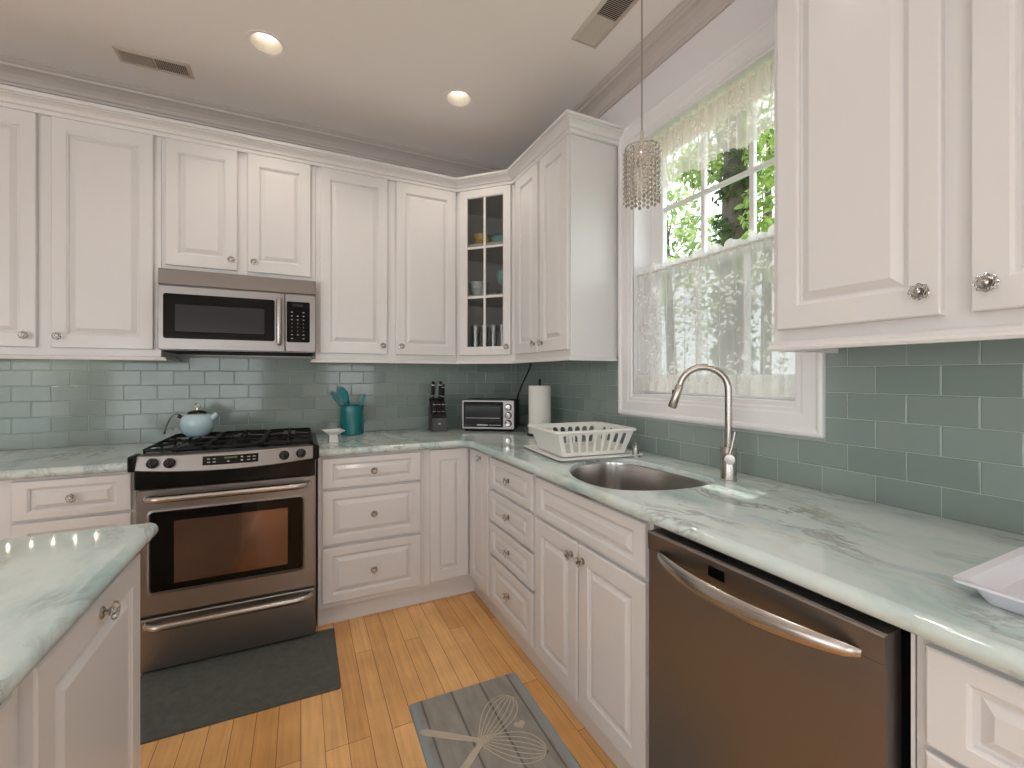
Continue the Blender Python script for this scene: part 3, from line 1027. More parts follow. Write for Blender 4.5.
MB().box(gx0, gx1, -0.009, -0.006, gz0, gz1).build('glass', M['cabglass'], gd)
knob(gd, dx1 - 0.024, 0.090, -0.0215)

# crown of the wall cabinets: one continuous moulding along the run, and one over the near cabinet
CAP = [(0.0, 2.5945), (0.020, 2.5945), (0.022, 2.600), (0.022, 2.613), (0.030, 2.617), (0.031, 2.626), (0.036, 2.635), (0.050, 2.645), (0.060, 2.648), (0.060, 2.653), (0.070, 2.655), (0.072, 2.668), (0.0, 2.668)]
cm = MB()
# path direction keeps the room on the right-hand side
sweep(cm, [(-1.56, YU), (0.965, YU), (XU, 2.59), (XU, 1.9245), (XW - .001, 1.9245)], CAP)
tag(cm.build('cabinet_crown_molding', M['cab']), 'long white crown moulding over the cabinets of both walls up to the window', 'molding')
cm = MB()
sweep(cm, [(XW - .001, 0.8385), (XU, 0.8385), (XU, 0.02)], CAP)
tag(cm.build('cabinet_crown_molding', M['cab']), 'white crown moulding over the close wall cabinet right of the window', 'molding')
# light rails under the wall cabinets
RAILP = [(0.0, UB - 0.0005), (0.016, UB - 0.0005), (0.022, UB - 0.004), (0.022, UB - 0.0085), (0.027, UB - 0.0105), (0.029, UB - 0.015), (0.027, UB - 0.020), (0.0, UB - 0.020)]
RAILN = [(o_, UB - 0.0005 - (UB - 0.0005 - z_) * 1.4) for o_, z_ in RAILP]
for pth, lab in (([(-1.56, YU), (-0.6642, YU), (-0.6642, YW - .05)], 'white light rail under the tall wall cabinet left of the microwave'),
                 ([(0.0803, YW - .05), (0.0803, YU), (0.965, YU), (XU, 2.59), (XU, 1.9245), (XT - .03, 1.9245)], 'white light rail under the cabinets from microwave to window'),
                 ([(XT - .03, 0.812), (XU, 0.812), (XU, 0.02)], 'white light rail under the close wall cabinet right of the window')):
    cm = MB()
    sweep(cm, pth, RAILN if 'close' in lab else RAILP)
    tag(cm.build('light_rail', M['cab']), lab, 'molding')


# ------------------------------------------------------------------ worktops
def offset_pts(poly, free, ins):
    """poly: ccw points, free[k]: weight of the inward offset at the point"""
    n = len(poly)
    out = []
    for k in range(n):
        p = Vector(poly[k])
        a = (Vector(poly[k]) - Vector(poly[k - 1])).normalized()
        b = (Vector(poly[(k + 1) % n]) - Vector(poly[k])).normalized()
        fa, fb = free[k - 1], free[k]           # edge before / after is a free edge
        na, nb = Vector((-a.y, a.x)), Vector((-b.y, b.x))
        if fa and fb:
            bis = (na + nb)
            bis = bis / max(0.3, bis.length_squared / 2) if bis.length > 1e-6 else na
            q = p + bis * ins
        elif fa:
            # slide along the fixed next edge
            c_ = b.dot(na)
            q = p + (b * (ins / c_) if abs(c_) > 0.2 else na * ins)
        elif fb:
            c_ = (-a).dot(nb)
            q = p + (-a * (ins / c_) if abs(c_) > 0.2 else nb * ins)
        else:
            q = p
        out.append((q.x, q.y))
    return out


def worktop(name, label, poly, free, hole=None, z0=0.9135, z1=CT):
    t = z1 - z0
    r = t * 0.5
    m = MB()
    prof = [(r, z0)] + [(r - r * sin(a), (z0 + z1) / 2 - r * cos(a)) for a in [pi * k / 10 for k in range(1, 10)]] + [(r, z1)]
    prof = [(max(0.0, i), z) for i, z in prof]
    loops = [[(x, y, z) for x, y in offset_pts(poly, free, i)] for i, z in prof]
    m.loft(loops, 0, False, False, True)
    for z, lp in ((z0, loops[0]), (z1, loops[-1])):
        b = bmesh.new()
        ed = ring_edges(b, lp)
        if hole:
            rr_ = 0.006 if z == z1 else 0.010
            hh = offset_pts(hole, [True] * len(hole), -rr_)
            ed += ring_edges(b, [(x, y, z) for x, y in hh])
        bmesh.ops.triangle_fill(b, edges=ed, use_beauty=True)
        m._merge(b, 0)
    if hole:
        lps = []
        for i, z in ((-0.010, z0), (-0.010, z1 - 0.021), (0, z1 - 0.021), (0, z1 - 0.006), (-0.0018, z1 - 0.0018), (-0.006, z1)):
            lps.append([(x, y, z) for x, y in offset_pts(hole, [True] * len(hole), i)])
        m.loft(lps, 0, False, False, True)
    o = m.build(name, M['stone'], weld=True, angle=50)
    tag(o, label, 'worktop')
    return o


def arc(cx, cy, r, a0, a1, n):
    return [(cx + r * cos(radians(a0 + (a1 - a0) * k / n)), cy + r * sin(radians(a0 + (a1 - a0) * k / n))) for k in range(n + 1)]


YE, XE = 2.492, 0.897      # worktop front edges
# sink outline, counter-clockwise, D-shaped (front towards -x)
def sink_outline(n=64, grow=0.0):
    """a D: straight back at larger x, blunt rounded ends, front bulging towards -x"""
    ctrl = [(1.398, 1.20), (1.400, 1.40), (1.385, 1.56), (1.335, 1.655), (1.25, 1.680), (1.14, 1.655), (1.02, 1.555), (0.950, 1.42), (0.938, 1.28),
            (0.985, 1.185), (1.10, 1.125), (1.24, 1.105), (1.345, 1.125)]
    pts = []
    k = len(ctrl)
    for i in range(k):
        p0, p1, p2, p3 = [Vector(ctrl[(i + j) % k]) for j in (-1, 0, 1, 2)]
        for s in range(6):
            t = s / 6
            q = 0.5 * ((2 * p1) + (p2 - p0) * t + (2 * p0 - 5 * p1 + 4 * p2 - p3) * t * t + (3 * p1 - p0 - 3 * p2 + p3) * t ** 3)
            pts.append((q.x, q.y))
    return pts


SINK = sink_outline()
if sum(SINK[k][0] * SINK[(k + 1) % len(SINK)][1] - SINK[(k + 1) % len(SINK)][0] * SINK[k][1] for k in range(len(SINK))) < 0:
    SINK = SINK[::-1]
R_ = 0.085
# centre of the fillet lies in the room at (XE - R, YE - R)
fil = [(XE - R_ + R_ * sin(radians(a)), YE - R_ + R_ * cos(radians(a))) for a in [90 * k / 10 for k in range(11)]]
poly = [(0.0860, YE)] + fil + [(XE, -0.12), (XT - .001, -0.12), (XT - .001, YT - .001), (0.0860, YT - .001)]
free = [True] * (len(fil) + 1) + [False] * 4      # edge k runs from point k to k+1
free[len(fil) + 0] = True
worktop('worktop', 'long L-shaped pale green veined stone worktop with the sink cut into it', poly, free, SINK)
worktop('worktop', 'short pale green stone worktop between range and left picture edge', [(-1.6, YE), (-0.6812, YE), (-0.6812, YT - .001), (-1.6, YT - .001)],
        [True, False, False, False])
ip = []
ICX0, ICX1, ICY0, ICY1 = -1.25, -0.340, 0.27, 1.474
for (cx_, cy_, a0) in ((ICX1 - 0.022, ICY0 + 0.022, -90), (ICX1 - 0.022, ICY1 - 0.022, 0), (ICX0 + 0.022, ICY1 - 0.022, 90), (ICX0 + 0.022, ICY0 + 0.022, 180)):
    ip += arc(cx_, cy_, 0.022, a0, a0 + 90, 6)
worktop('island_worktop', 'pale stone island worktop with grey veins in the lower left foreground', ip, [True] * len(ip))

# ------------------------------------------------------------------ sink
SK = thing('kitchen_sink', 'undermounted D-shaped stainless steel sink bowl below the faucet', 'sink', (1.18, 1.39, 0.70))
m = MB()
lp = []
sc_ = Vector((1.18, 1.39))
for grow, z in ((0.0085, 0.9315), (0.003, 0.9310), (0.001, 0.92), (-0.002, 0.80), (-0.012, 0.745), (-0.035, 0.722), (-0.075, 0.715)):
    lp.append([(x - 1.18, y - 1.39, z - 0.70) for x, y in offset_pts(SINK, [True] * len(SINK), -grow)])
# shrink to the drain
base_l = offset_pts(SINK, [True] * len(SINK), 0.075)
for s, z in ((0.5, 0.712), (0.16, 0.709)):
    lp.append([((x - 1.18) * s, (y - 1.39) * s, z - 0.70) for x, y in base_l])
m.loft(lp, 0, False, True, True)
m.build('bowl', M['sinksteel'], SK, angle=60)
MB().lathe([(0.040, 0.010), (0.040, 0.0125), (0.030, 0.0135), (0.026, 0.0105), (0.001, 0.0105)], 24).build('drain', M['chrome'], SK)

# ------------------------------------------------------------------ faucet
FX, FY = 1.431, 1.122
fa = thing('faucet', 'tall brushed nickel gooseneck pull-down faucet behind the sink', 'faucet', (FX, FY, CT))
MB().lathe([(0.030, 0.0), (0.030, 0.004), (0.0275, 0.006), (0.0275, 0.122), (0.0255, 0.125), (0.014, 0.1255)], 32).build('base', M['nickel'], fa)
d = Vector((-0.66, 0.75, 0)).normalized()
pts = [Vector((0, 0, 0.125)), Vector((0, 0, 0.20)), Vector((0, 0, 0.30))]
AR, AZ = 0.085, 0.335
for k in range(17):
    a = radians(180 - k * 167 / 16)
    pts.append(Vector((0, 0, AZ)) + d * (AR + AR * cos(a)) + Vector((0, 0, AR * sin(a))))
MB().tube(pts, 0.0128, 16).build('neck', M['nickel'], fa)
e0 = pts[-1]
tdir = (pts[-1] - pts[-2]).normalized()
sp = MB()
sp.tube([e0, e0 + tdir * 0.004, e0 + tdir * 0.05, e0 + tdir * 0.092, e0 + tdir * 0.096], [0.0128, 0.0148, 0.0155, 0.0162, 0.014], 18)
sph = sp.build('spray_head', M['nickel'], fa)
side = Vector((-0.75, -0.66, 0)).normalized()
MB().box(-0.004, 0.004, -0.006, 0.006, -0.012, 0.012, bev=0.003, mat=Matrix.Translation(e0 + tdir * 0.035 + d * 0.0128)).build('spray_button', M['blackplastic'], sph)
hd = Vector((-0.74, -0.67, 0)).normalized()
Q = hd.to_track_quat('Z', 'Y').to_matrix().to_4x4()
hm = MB()
hm.lathe([(0.016, 0.020), (0.0195, 0.0262), (0.0195, 0.050), (0.017, 0.0525), (0.001, 0.053)], 24, mat=Matrix.Translation((0, 0, 0.086)) @ Q)
hb = hm.build('handle', M['nickel'], fa)
lv = MB()
hp = hd * 0.040 + Vector((0, 0, 0.10))
lv.tube([hp, hp + Vector((0.006, -.006, 0.03)), hp + Vector((0.012, -.014, 0.085))], [0.0062, 0.0055, 0.0048], 10)
lv.build('lever', M['nickel'], hb)

# soap dispenser
sd = thing('soap_dispenser', 'small brushed nickel soap dispenser beside the white dish rack', 'soap dispenser', (1.445, 1.640, CT))
MB().lathe([(0.021, 0), (0.021, 0.004), (0.0165, 0.010), (0.015, 0.034), (0.0125, 0.040), (0.0125, 0.046)], 24).build('base', M['nickel'], sd)
m = MB()
m.lathe([(0.011, 0.0465), (0.0115, 0.060), (0.008, 0.066), (0.001, 0.067)], 20)
m.tube([(0, 0, 0.058), (-0.02, -0.012, 0.060), (-0.036, -0.022, 0.055)], [0.006, 0.0055, 0.0045], 10)
m.build('pump_head', M['nickel'], sd)

# ------------------------------------------------------------------ range
rg = thing('range', 'stainless steel slide-in gas range with black grates and oven window', 'range', (-0.2975, 2.46, 0))
RW = 0.3675          # half width
m = MB()
m.box(-RW, RW, 0.035, 0.715, 0.02, 0.918, 0)
m.box(-RW + 0.02, RW - 0.02, 0.07, 0.70, 0.0, 0.02, 1)
m.build('body', [M['steel'], M['gap']], rg)
m = MB()
m.box(-RW + .004, RW - .004, -0.004, 0.034, 0.835, 0.935, bev=0.004)
m.build('vent_panel', M['black'], rg)
# oven door with a framed window
m = MB()
wx0, wx1, wz0, wz1 = -0.3075, 0.3045, 0.370, 0.727
def rl(x0, x1, z0, z1, y, r=0.012, n=4):
    p = []
    for cx_, cz_, a0 in ((x1 - r, z0 + r, -90), (x1 - r, z1 - r, 0), (x0 + r, z1 - r, 90), (x0 + r, z0 + r, 180)):
        for k in range(n + 1):
            a = radians(a0 + 90 * k / n)
            p.append((cx_ + r * cos(a), y, cz_ + r * sin(a)))
    return p
dx0, dx1, dz0_, dz1_ = -0.3575, 0.3645, 0.268, 0.832
m.loft([rl(dx0, dx1, dz0_, dz1_, 0.033), rl(dx0, dx1, dz0_, dz1_, 0.004), rl(dx0 + .004, dx1 - .004, dz0_ + .004, dz1_ - .004, 0.0),
        rl(wx0 - .012, wx1 + .012, wz0 - .012, wz1 + .012, 0.0, 0.02), rl(wx0 - .004, wx1 + .004, wz0 - .004, wz1 + .004, -0.003, 0.016), rl(wx0, wx1, wz0, wz1, 0.004)], 0, True, False, False)
od = m.build('oven_door', M['steel_v'], rg)
m = MB()
m.loft([rl(wx0, wx1, wz0, wz1, 0.005), rl(wx0, wx1, wz0, wz1, 0.003)], 0, True, True)
ow = m.build('oven_glass', M['blackglass'], od)
ix0, ix1, iz0, iz1 = -0.2215, 0.2375, 0.400, 0.682
m = MB()
m.loft([rl(ix0, ix1, iz0, iz1, 0.0032, 0.004), rl(ix0, ix1, iz0, iz1, 0.0022, 0.004)], 0, True, True)
m.build('viewing_pane', M['ovenpane'], ow)


def bar_handle(parent, x0, x1, z, out, r, y=0.0, name='handle'):
    m = MB()
    pts = []
    for k in range(6):
        a = radians(90 * k / 5)
        pts.append((x0 + 0.06 * (1 - cos(a)), y - out * sin(a), z))
    q = [(x1 - (p[0] - x0), p[1], p[2]) for p in pts[::-1]]
    mid = [(x0 + 0.06 + (x1 - x0 - 0.12) * k / 8, y - out, z) for k in range(1, 8)]
    m.tube(pts + mid + q, r, 12)
    return m.build(name, M['nickel'], parent)


bar_handle(od, -0.318, 0.332, 0.795, 0.048, 0.0158)
m = MB()
m.loft([rl(-0.3575, 0.3645, 0.022, 0.255, 0.033), rl(-0.3575, 0.3645, 0.022, 0.255, 0.004), rl(-0.3535, 0.3605, 0.026, 0.251, 0.0)], 0, True, True)
dr = m.build('warming_drawer', M['steel_v'], rg)
bar_handle(dr, -0.318, 0.340, 0.232, 0.048, 0.0158)
# bowed control panel
m = MB()
NB = 20
XP = 0.352
tl, bl, tb_, bb_ = [], [], [], []
def bow(x):
    return -0.018 - 0.042 * (1 - (x / 0.37) ** 2)
loops = []
for k in range(NB + 1):
    x = -XP + 2 * XP * k / NB
    b_ = bow(x)
    dip = 0.016 * (1 - (x / XP) ** 2)
    loops.append([(x, 0.03, 0.930 - dip), (x, b_ - 0.006, 0.924 - dip), (x, b_ - 0.009, 0.928 - dip), (x, b_ + 0.010, 0.982), (x, b_ + 0.016, 0.986), (x, 0.05, 0.986)])
m.loft(loops, 0, True, True, True)
cp = m.build('control_panel', M['steel'], rg, angle=20)
for sgn in (-1, 1):
    m = MB()
    x0_, x1_ = (XP, XP + 0.030) if sgn > 0 else (-XP - 0.030, -XP)
    m.box(x0_, x1_, -0.030, 0.07, 0.918, 0.990, bev=0.010)
    m.build('end_cap', M['black'], rg)


def panel_pt(x, t, lift=0.0):
    """a point on the sloped control face: t=0 bottom .. 1 top"""
    b_ = bow(x)
    dip = 0.016 * (1 - (x / XP) ** 2)
    p0 = Vector((x, b_ - 0.009, 0.928 - dip)); p1 = Vector((x, b_ + 0.010, 0.982))
    n_ = Vector((0, -(p1.z - p0.z), (p1.y - p0.y))).normalized()
    return p0.lerp(p1, t) + n_ * lift


m = MB()
def strip(m, x0, x1, t0, t1, lift, mi, n=8, slant=0.0):
    lo = [panel_pt(x0 + (x1 - x0) * k / n + (-slant if k == 0 else slant if k == n else 0), t0, lift) for k in range(n + 1)]
    hi = [panel_pt(x0 + (x1 - x0) * k / n, t1, lift) for k in range(n + 1)]
    lo2 = [panel_pt(x0 + (x1 - x0) * k / n, t0, -0.002) for k in range(n + 1)]
    hi2 = [panel_pt(x0 + (x1 - x0) * k / n, t1, -0.002) for k in range(n + 1)]
    loops = [[a, b, c_, d_] for a, b, c_, d_ in zip(lo, hi, hi2, lo2)]
    m.loft(loops, mi, True, True)
strip(m, -0.105, 0.115, 0.30, 0.86, 0.0012, 0)
for bx_ in (-0.088, -0.066, 0.070, 0.092):
    for t_ in (0.45, 0.65):
        strip(m, bx_, bx_ + 0.012, t_, t_ + 0.055, 0.0016, 1, 1)
strip(m, -0.022, 0.030, 0.66, 0.76, 0.0016, 2, 2)
for bx_, t_ in ((-0.01, 0.44), (0.044, 0.66), (0.044, 0.44)):
    strip(m, bx_, bx_ + 0.009, t_, t_ + 0.09, 0.0016, 1, 1)
m.build('display', [M['blackglass'], M['marks'], M['led_green']], cp)
for x in (-0.291, -0.228, 0.224, 0.298):
    p = panel_pt(x, 0.52)
    R = Matrix.Translation(p) @ Vector((0, -0.95, 0.30)).to_track_quat('Z', 'Y').to_matrix().to_4x4()
    m = MB()
    m.lathe([(0.0225, 0.0), (0.0225, 0.005), (0.018, 0.008), (0.016, 0.026), (0.013, 0.029), (0.001, 0.0295)], 24, mat=R)
    m.box(-0.005, 0.005, -0.0185, 0.0185, 0.010, 0.034, bev=0.003, mat=R)
    kn_ = m.build('knob', M['glossblack'], cp)
m = MB()
m.box(-RW - 0.016, RW + 0.016, 0.045, 0.725, 0.9555, 0.966, bev=0.004)
m.box(-RW + 0.01, RW - 0.01, 0.05, 0.71, 0.918, 0.956)
ck = m.build('cooktop', M['black'], rg)
for bx_, by_, br_ in ((-0.21, 0.20, 0.050), (-0.21, 0.52, 0.040), (0.21, 0.20, 0.046), (0.21, 0.52, 0.038), (0.0, 0.36, 0.044)):
    m = MB()
    m.lathe([(br_ + 0.014, 0.966), (br_ + 0.012, 0.972), (br_, 0.974), (br_, 0.981), (br_ - 0.006, 0.985), (0.001, 0.986)], 24, c=(bx_, by_, 0))
    m.build('burner', M['iron'], rg)
for gx in (-0.236, 0.0, 0.236):
    m = MB()
    hw = 0.112
    z_ = 1.0
    y0_, y1_ = 0.055, 0.66
    rim = rl(gx - hw, gx + hw, y0_, y1_, 0, 0.025)
    m.tube([(p[0], p[2], z_) for p in rim], 0.0072, 6, closed=True)
    for yy in (0.20, 0.36, 0.52):
        m.tube([(gx - hw, yy, z_), (gx - 0.03, yy, z_ + 0.007)], 0.0065, 6)
        m.tube([(gx + hw, yy, z_), (gx + 0.03, yy, z_ + 0.007)], 0.0065, 6)
    for ya, yb in ((y0_, 0.165), (0.235, 0.325), (0.395, 0.485), (0.555, y1_)):
        m.tube([(gx, ya, z_ + 0.004), (gx, yb, z_ + 0.007)], 0.0065, 6)
    m.tube([(gx - hw, 0.36, z_), (gx + hw, 0.36, z_)], 0.0065, 6)
    for px_ in (-hw, hw):
        for py_ in (y0_ + 0.03, 0.36, y1_ - 0.03):
            m.tube([(gx + px_, py_, 0.9665), (gx + px_, py_, z_)], 0.0065, 6)
    for py_ in (y0_, y1_):
        m.tube([(gx, py_, 0.9665), (gx, py_, z_)], 0.0065, 6)
    m.build('grate', M['iron'], rg)

# ------------------------------------------------------------------ microwave
mw = thing('microwave', 'stainless steel over-the-range microwave with black glass door', 'microwave', (-0.2915, 2.81, 1.4665))
MH = 0.430
m = MB()
m.box(-0.3695, 0.3695, 0.022, 0.380, 0.008, MH, 0)
m.box(-0.355, 0.355, 0.03, 0.37, 0.0, 0.008, 1)
m.build('body', [M['steel'], M['gap']], mw)
m = MB()
prf = [(0.021, 0.346), (0.0, 0.346), (-0.002, 0.350), (0.010, 0.424), (0.016, MH - 0.0005), (0.021, MH - 0.0005)]
m.loft([[(-0.3695, y, z) for y, z in prf], [(0.3695, y, z) for y, z in prf]], 0, True, True)
m.build('top_grille', M['steel'], mw)
def slab(x0, x1, z0, z1, y0, y1, r=0.006):
    m = MB()
    m.loft([rl(x0, x1, z0, z1, y0, r), rl(x0, x1, z0, z1, y1 + 0.003, r), rl(x0 + .003, x1 - .003, z0 + .003, z1 - .003, y1, r)], 0, True, True)
    return m
md = slab(-0.3695, 0.2085, 0.010, 0.3405, 0.0215, 0.0).build('door', M['steel'], mw)
mg = slab(-0.349, 0.160, 0.066, 0.302, 0.003, -0.0014, 0.012).build('door_glass', M['blackglass'], md)
slab(-0.300, 0.110, 0.102, 0.248, 0.001, -0.0022, 0.004).build('viewing_pane', M['mwpane'], mg)
m = MB()
m.box(-0.08, -0.005, -0.0008, 0.001, 0.031, 0.036)
m.build('badge', M['marks'], md)
m = MB()
hx = 0.181
m.tube([(hx, 0.0, 0.055), (hx, -0.036, 0.062), (hx, -0.040, 0.09), (hx, -0.040, 0.18), (hx, -0.040, 0.27), (hx, -0.036, 0.298), (hx, 0.0, 0.305)], 0.0135, 14)
m.build('handle', M['nickel'], md)
mc = slab(0.2105, 0.3695, 0.010, 0.3405, 0.0215, 0.0).build('control_panel', M['steel'], mw)
mk = slab(0.2125 + 0.004, 0.340, 0.064, 0.300, 0.003, -0.0014, 0.008).build('keypad', M['blackglass'], mc)
for r_ in range(8):
    z = 0.085 + r_ * 0.0215
    for c_ in range(3):
        x = 0.245 + c_ * 0.030
        if r_ in (0, 7) and c_ == 1:
            continue
        w_ = 0.009 if r_ in (0, 1, 5, 6, 7) else 0.003
        MB().box(x - w_ / 2, x + w_ / 2, -0.0021, -0.001, z, z + 0.0045).build('key', M['marks'], mc)
MB().box(0.248, 0.305, -0.0021, -0.001, 0.272, 0.284).build('clock_display', M['mwpane'], mc)

# ------------------------------------------------------------------ dishwasher
dw = thing('dishwasher', 'stainless steel dishwasher with bowed handle right of the sink cabinet', 'dishwasher', (0.905, 0.966, 0), -pi / 2)
DWW = 0.567
m = MB()
m.box(0.012, DWW - 0.008, 0.05, 0.62, 0.10, 0.875)
m.box(0.012, DWW - 0.008, 0.075, 0.62, 0.0, 0.10)
m.build('tub', M['gap'], dw)
# door with a recessed pocket behind the handle
m = MB()
nx = 24
rows = []
zs = [0.115, 0.119, 0.50, 0.79, 0.818, 0.835, 0.846, 0.856, 0.892, 0.897]
for z in zs:
    row = []
    for k in range(nx + 1):
        x = DWW * k / nx
        s = (k / nx - 0.5) / 0.5
        dep = 0.0
        row.append((x, 0.0 if z in (0.115, 0.897) else -0.004, z))
    rows.append(row)
front = rows
m.loft(front, 0, False, False, False, False)
back = [[(x, 0.045, z) for x, y, z in r] for r in rows]
m.loft(back, 0, False, False, False, False)
for a, b in ((rows[0], back[0]), (rows[-1], back[-1])):
    m.loft([a, b], 0, False, False, False, False)
for k in (0, nx):
    m.loft([[r[k] for r in rows], [r[k] for r in back]], 0, False, False, False, False)
dd = m.build('door', M['steel_v'], dw, weld=True)
# raised control strip along the top of the door
m = MB()
prf = [(-0.004, 0.842), (-0.007, 0.845), (-0.010, 0.893), (-0.007, 0.897), (-0.004, 0.897)]
m.loft([[(0.0, y, z) for y, z in prf], [(DWW, y, z) for y, z in prf]], 0, True, True)
cs_ = m.build('control_strip', M['steel_v'], dd)
MB().box(0.207, 0.252, -0.0105, -0.006, 0.853, 0.879, bev=0.001).build('status_window', M['blackglass'], cs_)
# bowed, tapered handle
m = MB()
loops = []
for k in range(25):
    t = k / 24
    x = 0.035 + (DWW - 0.07) * t
    o = -0.006 - 0.052 * sin(pi * t) ** 0.75
    hh = 0.008 + 0.0145 * sin(pi * t) ** 0.5
    z = 0.845 - 0.006 * sin(pi * t)
    th_ = 0.004 + 0.010 * sin(pi * t) ** 0.5
    loops.append([(x, o - th_ * 0.2, z + hh), (x, o - th_, z + hh * .55), (x, o - th_ * 1.15, z), (x, o - th_, z - hh * .55), (x, o - th_ * 0.2, z - hh), (x, o + th_ * 0.3, z - hh * .6), (x, o + th_ * 0.4, z), (x, o + th_ * 0.3, z + hh * .6)])
m.loft(loops, 0, True, True, True)
m.build('handle', M['nickel'], dd, angle=60)
m = MB()
m.box(0.03, DWW - 0.03, 0.045, 0.05, 0.115, 0.895)
m.build('gasket', M['gap'], dd)
# filler strip in the dark slot right of the dishwasher
m = MB()
m.box(0.0, 0.006, 0.0, 0.55, 0.0, 0.905)
o = m.build('filler_strip', M['trim'], loc=(0.948, 0.3745, 0), rotz=-pi / 2 * 0)
o.location = (0.945, 0.3775, 0)
o.rotation_euler = (0, 0, 0)
me = o.data
for v in me.vertices:
    x, y, z = v.co
    v.co = (y, x, z)
me.flip_normals()
tag(o, 'thin white upright strip in the dark slot right of the dishwasher', 'filler strip')

# ------------------------------------------------------------------ kettle on the back left burner
KX, KY, KZ = -0.510, 2.905, 1.0138
kt = thing('kettle', 'pale blue enamel kettle standing on the back of the range', 'kettle', (KX, KY, KZ))
m = MB()
m.lathe([(0.046, 0.0), (0.052, 0.003), (0.067, 0.022), (0.0775, 0.050), (0.079, 0.070), (0.0755, 0.094), (0.063, 0.113), (0.050, 0.119), (0.046, 0.1195)], 40)
m.build('body', M['kettle'], kt)
sp_ = MB()
sp_.tube([(0.060, -0.010, 0.085), (0.080, -0.013, 0.103), (0.094, -0.015, 0.118)], [0.021, 0.016, 0.012], 18)
sp_.build('spout', M['kettle'], kt)
m = MB()
m.lathe([(0.047, 0.1185), (0.047, 0.122), (0.040, 0.131), (0.022, 0.138), (0.001, 0.140)], 32)
ld = m.build('lid', M['darkbronze'], kt)
ld['label'] = 'dark bronze domed lid'
m = MB()
m.lathe([(0.006, 0.139), (0.006, 0.152)], 12)
m.tube([(0.012 * cos(a), 0, 0.164 + 0.015 * sin(a)) for a in [2 * pi * k / 16 for k in range(16)]], 0.0035, 8, closed=True)
m.build('lid_knob', M['chrome'], ld)
m = MB()
m.tube([(-0.060, -0.01, 0.100), (-0.083, -0.012, 0.112)], [0.008, 0.010], 10)
m.tube(bezier((-0.062, -0.015, 0.105), (-0.085, -0.03, 0.14), (-0.108, -0.06, 0.13), (-0.128, -0.07, 0.030), 14), 0.0028, 8)
b = bmesh.new(); bmesh.ops.create_icosphere(b, subdivisions=2, radius=0.006)
m._merge(b, 0, True, Matrix.Translation((-0.128, -0.07, 0.030)))
h_ = m.build('handle', M['darkbronze'], kt)
h_['label'] = 'thin dark folded wire handle'

# ------------------------------------------------------------------ worktop items, back run
def lathe_thing(name, label, cat, prof, mat, loc, seg=32, group=None, smooth=True):
    o = MB().lathe(prof, seg, smooth=smooth).build(name, mat)
    o.location = loc
    tag(o, label, cat, group)
    return o


CX_, CY_ = 0.305, 3.088
ck_ = lathe_thing('utensil_crock', 'dark teal textured utensil crock against the tiles', 'crock',
                  [(0.066, 0.0), (0.071, 0.004), (0.0705, 0.05), (0.072, 0.10), (0.071, 0.15), (0.0735, 0.185), (0.0715, 0.190), (0.067, 0.186), (0.066, 0.012), (0.001, 0.010)], M['teal'], (CX_, CY_, CT + .0005), 40)
# utensils standing in the crock


def utensil(name, label, cat, tip, kind):
    base = Vector((CX_ + (CX_ - tip[0]) * 0.22, CY_ + (CY_ - tip[1]) * 0.22, CT + 0.016))
    tip = Vector(tip)
    ax = tip - base
    L_ = ax.length
    R = ax.to_track_quat('Z', 'Y').to_matrix().to_4x4()
    m = MB()
    m.tube([(0, 0, 0), (0, 0, L_ * 0.68)], [0.0055, 0.0050], 10)
    if kind == 'spoon':
        lp = []
        for k in range(13):
            t = k / 12
            w_ = 0.004 + 0.027 * sin(pi * min(1, t * 0.96 + 0.04)) ** 0.7
            z = L_ * 0.66 + L_ * 0.34 * t
            lp.append([(w_ * cos(a), 0.006 * sin(a) + 0.010 * sin(pi * t), z) for a in [2 * pi * j / 14 for j in range(14)]])
        m.loft(lp, 0, True, True, True)
    elif kind == 'spatula':
        m.box(-0.023, 0.023, -0.003, 0.003, L_ * 0.66, L_, bev=0.0028)
    else:
        m.tube([(0, 0, L_ * 0.66), (0, 0, L_)], [0.007, 0.010], 12)
    o = m.build(name, M['teal2'])
    o.matrix_world = Matrix.Translation(base) @ R @ Matrix.Rotation(pi / 2, 4, 'Z')
    tag(o, label, cat)
    return o


utensil('serving_spoon', 'large teal spoon, tallest utensil in the teal crock', 'spoon', (0.238, 3.07, 1.268), 'spoon')
utensil('spatula', 'teal spatula leaning behind the large spoon in the crock', 'spatula', (0.262, 3.125, 1.235), 'spatula')
utensil('kitchen_utensil', 'thin teal handle sticking out of the crock towards the range', 'utensil', (0.180, 3.075, 1.235), 'rod')
utensil('kitchen_utensil', 'teal handle sticking out of the crock towards the knife block', 'utensil', (0.385, 3.08, 1.215), 'rod')

# white square pedestal dish
pd = thing('pedestal_dish', 'small white square pedestal dish on the worktop corner by the range', 'dish', (0.168, 2.765, CT + .0005), radians(8))
m = MB()
def sq(h, z, r=None):
    return [(h, -h, z), (h, h, z), (-h, h, z), (-h, -h, z)]
m.loft([sq(0.026, 0), sq(0.026, 0.004), sq(0.024, 0.008), sq(0.022, 0.044), sq(0.030, 0.050), sq(0.054, 0.066), sq(0.056, 0.070), sq(0.050, 0.068), sq(0.024, 0.056)], 0, True, True)
m.build('dish', M['porcelain'], pd)

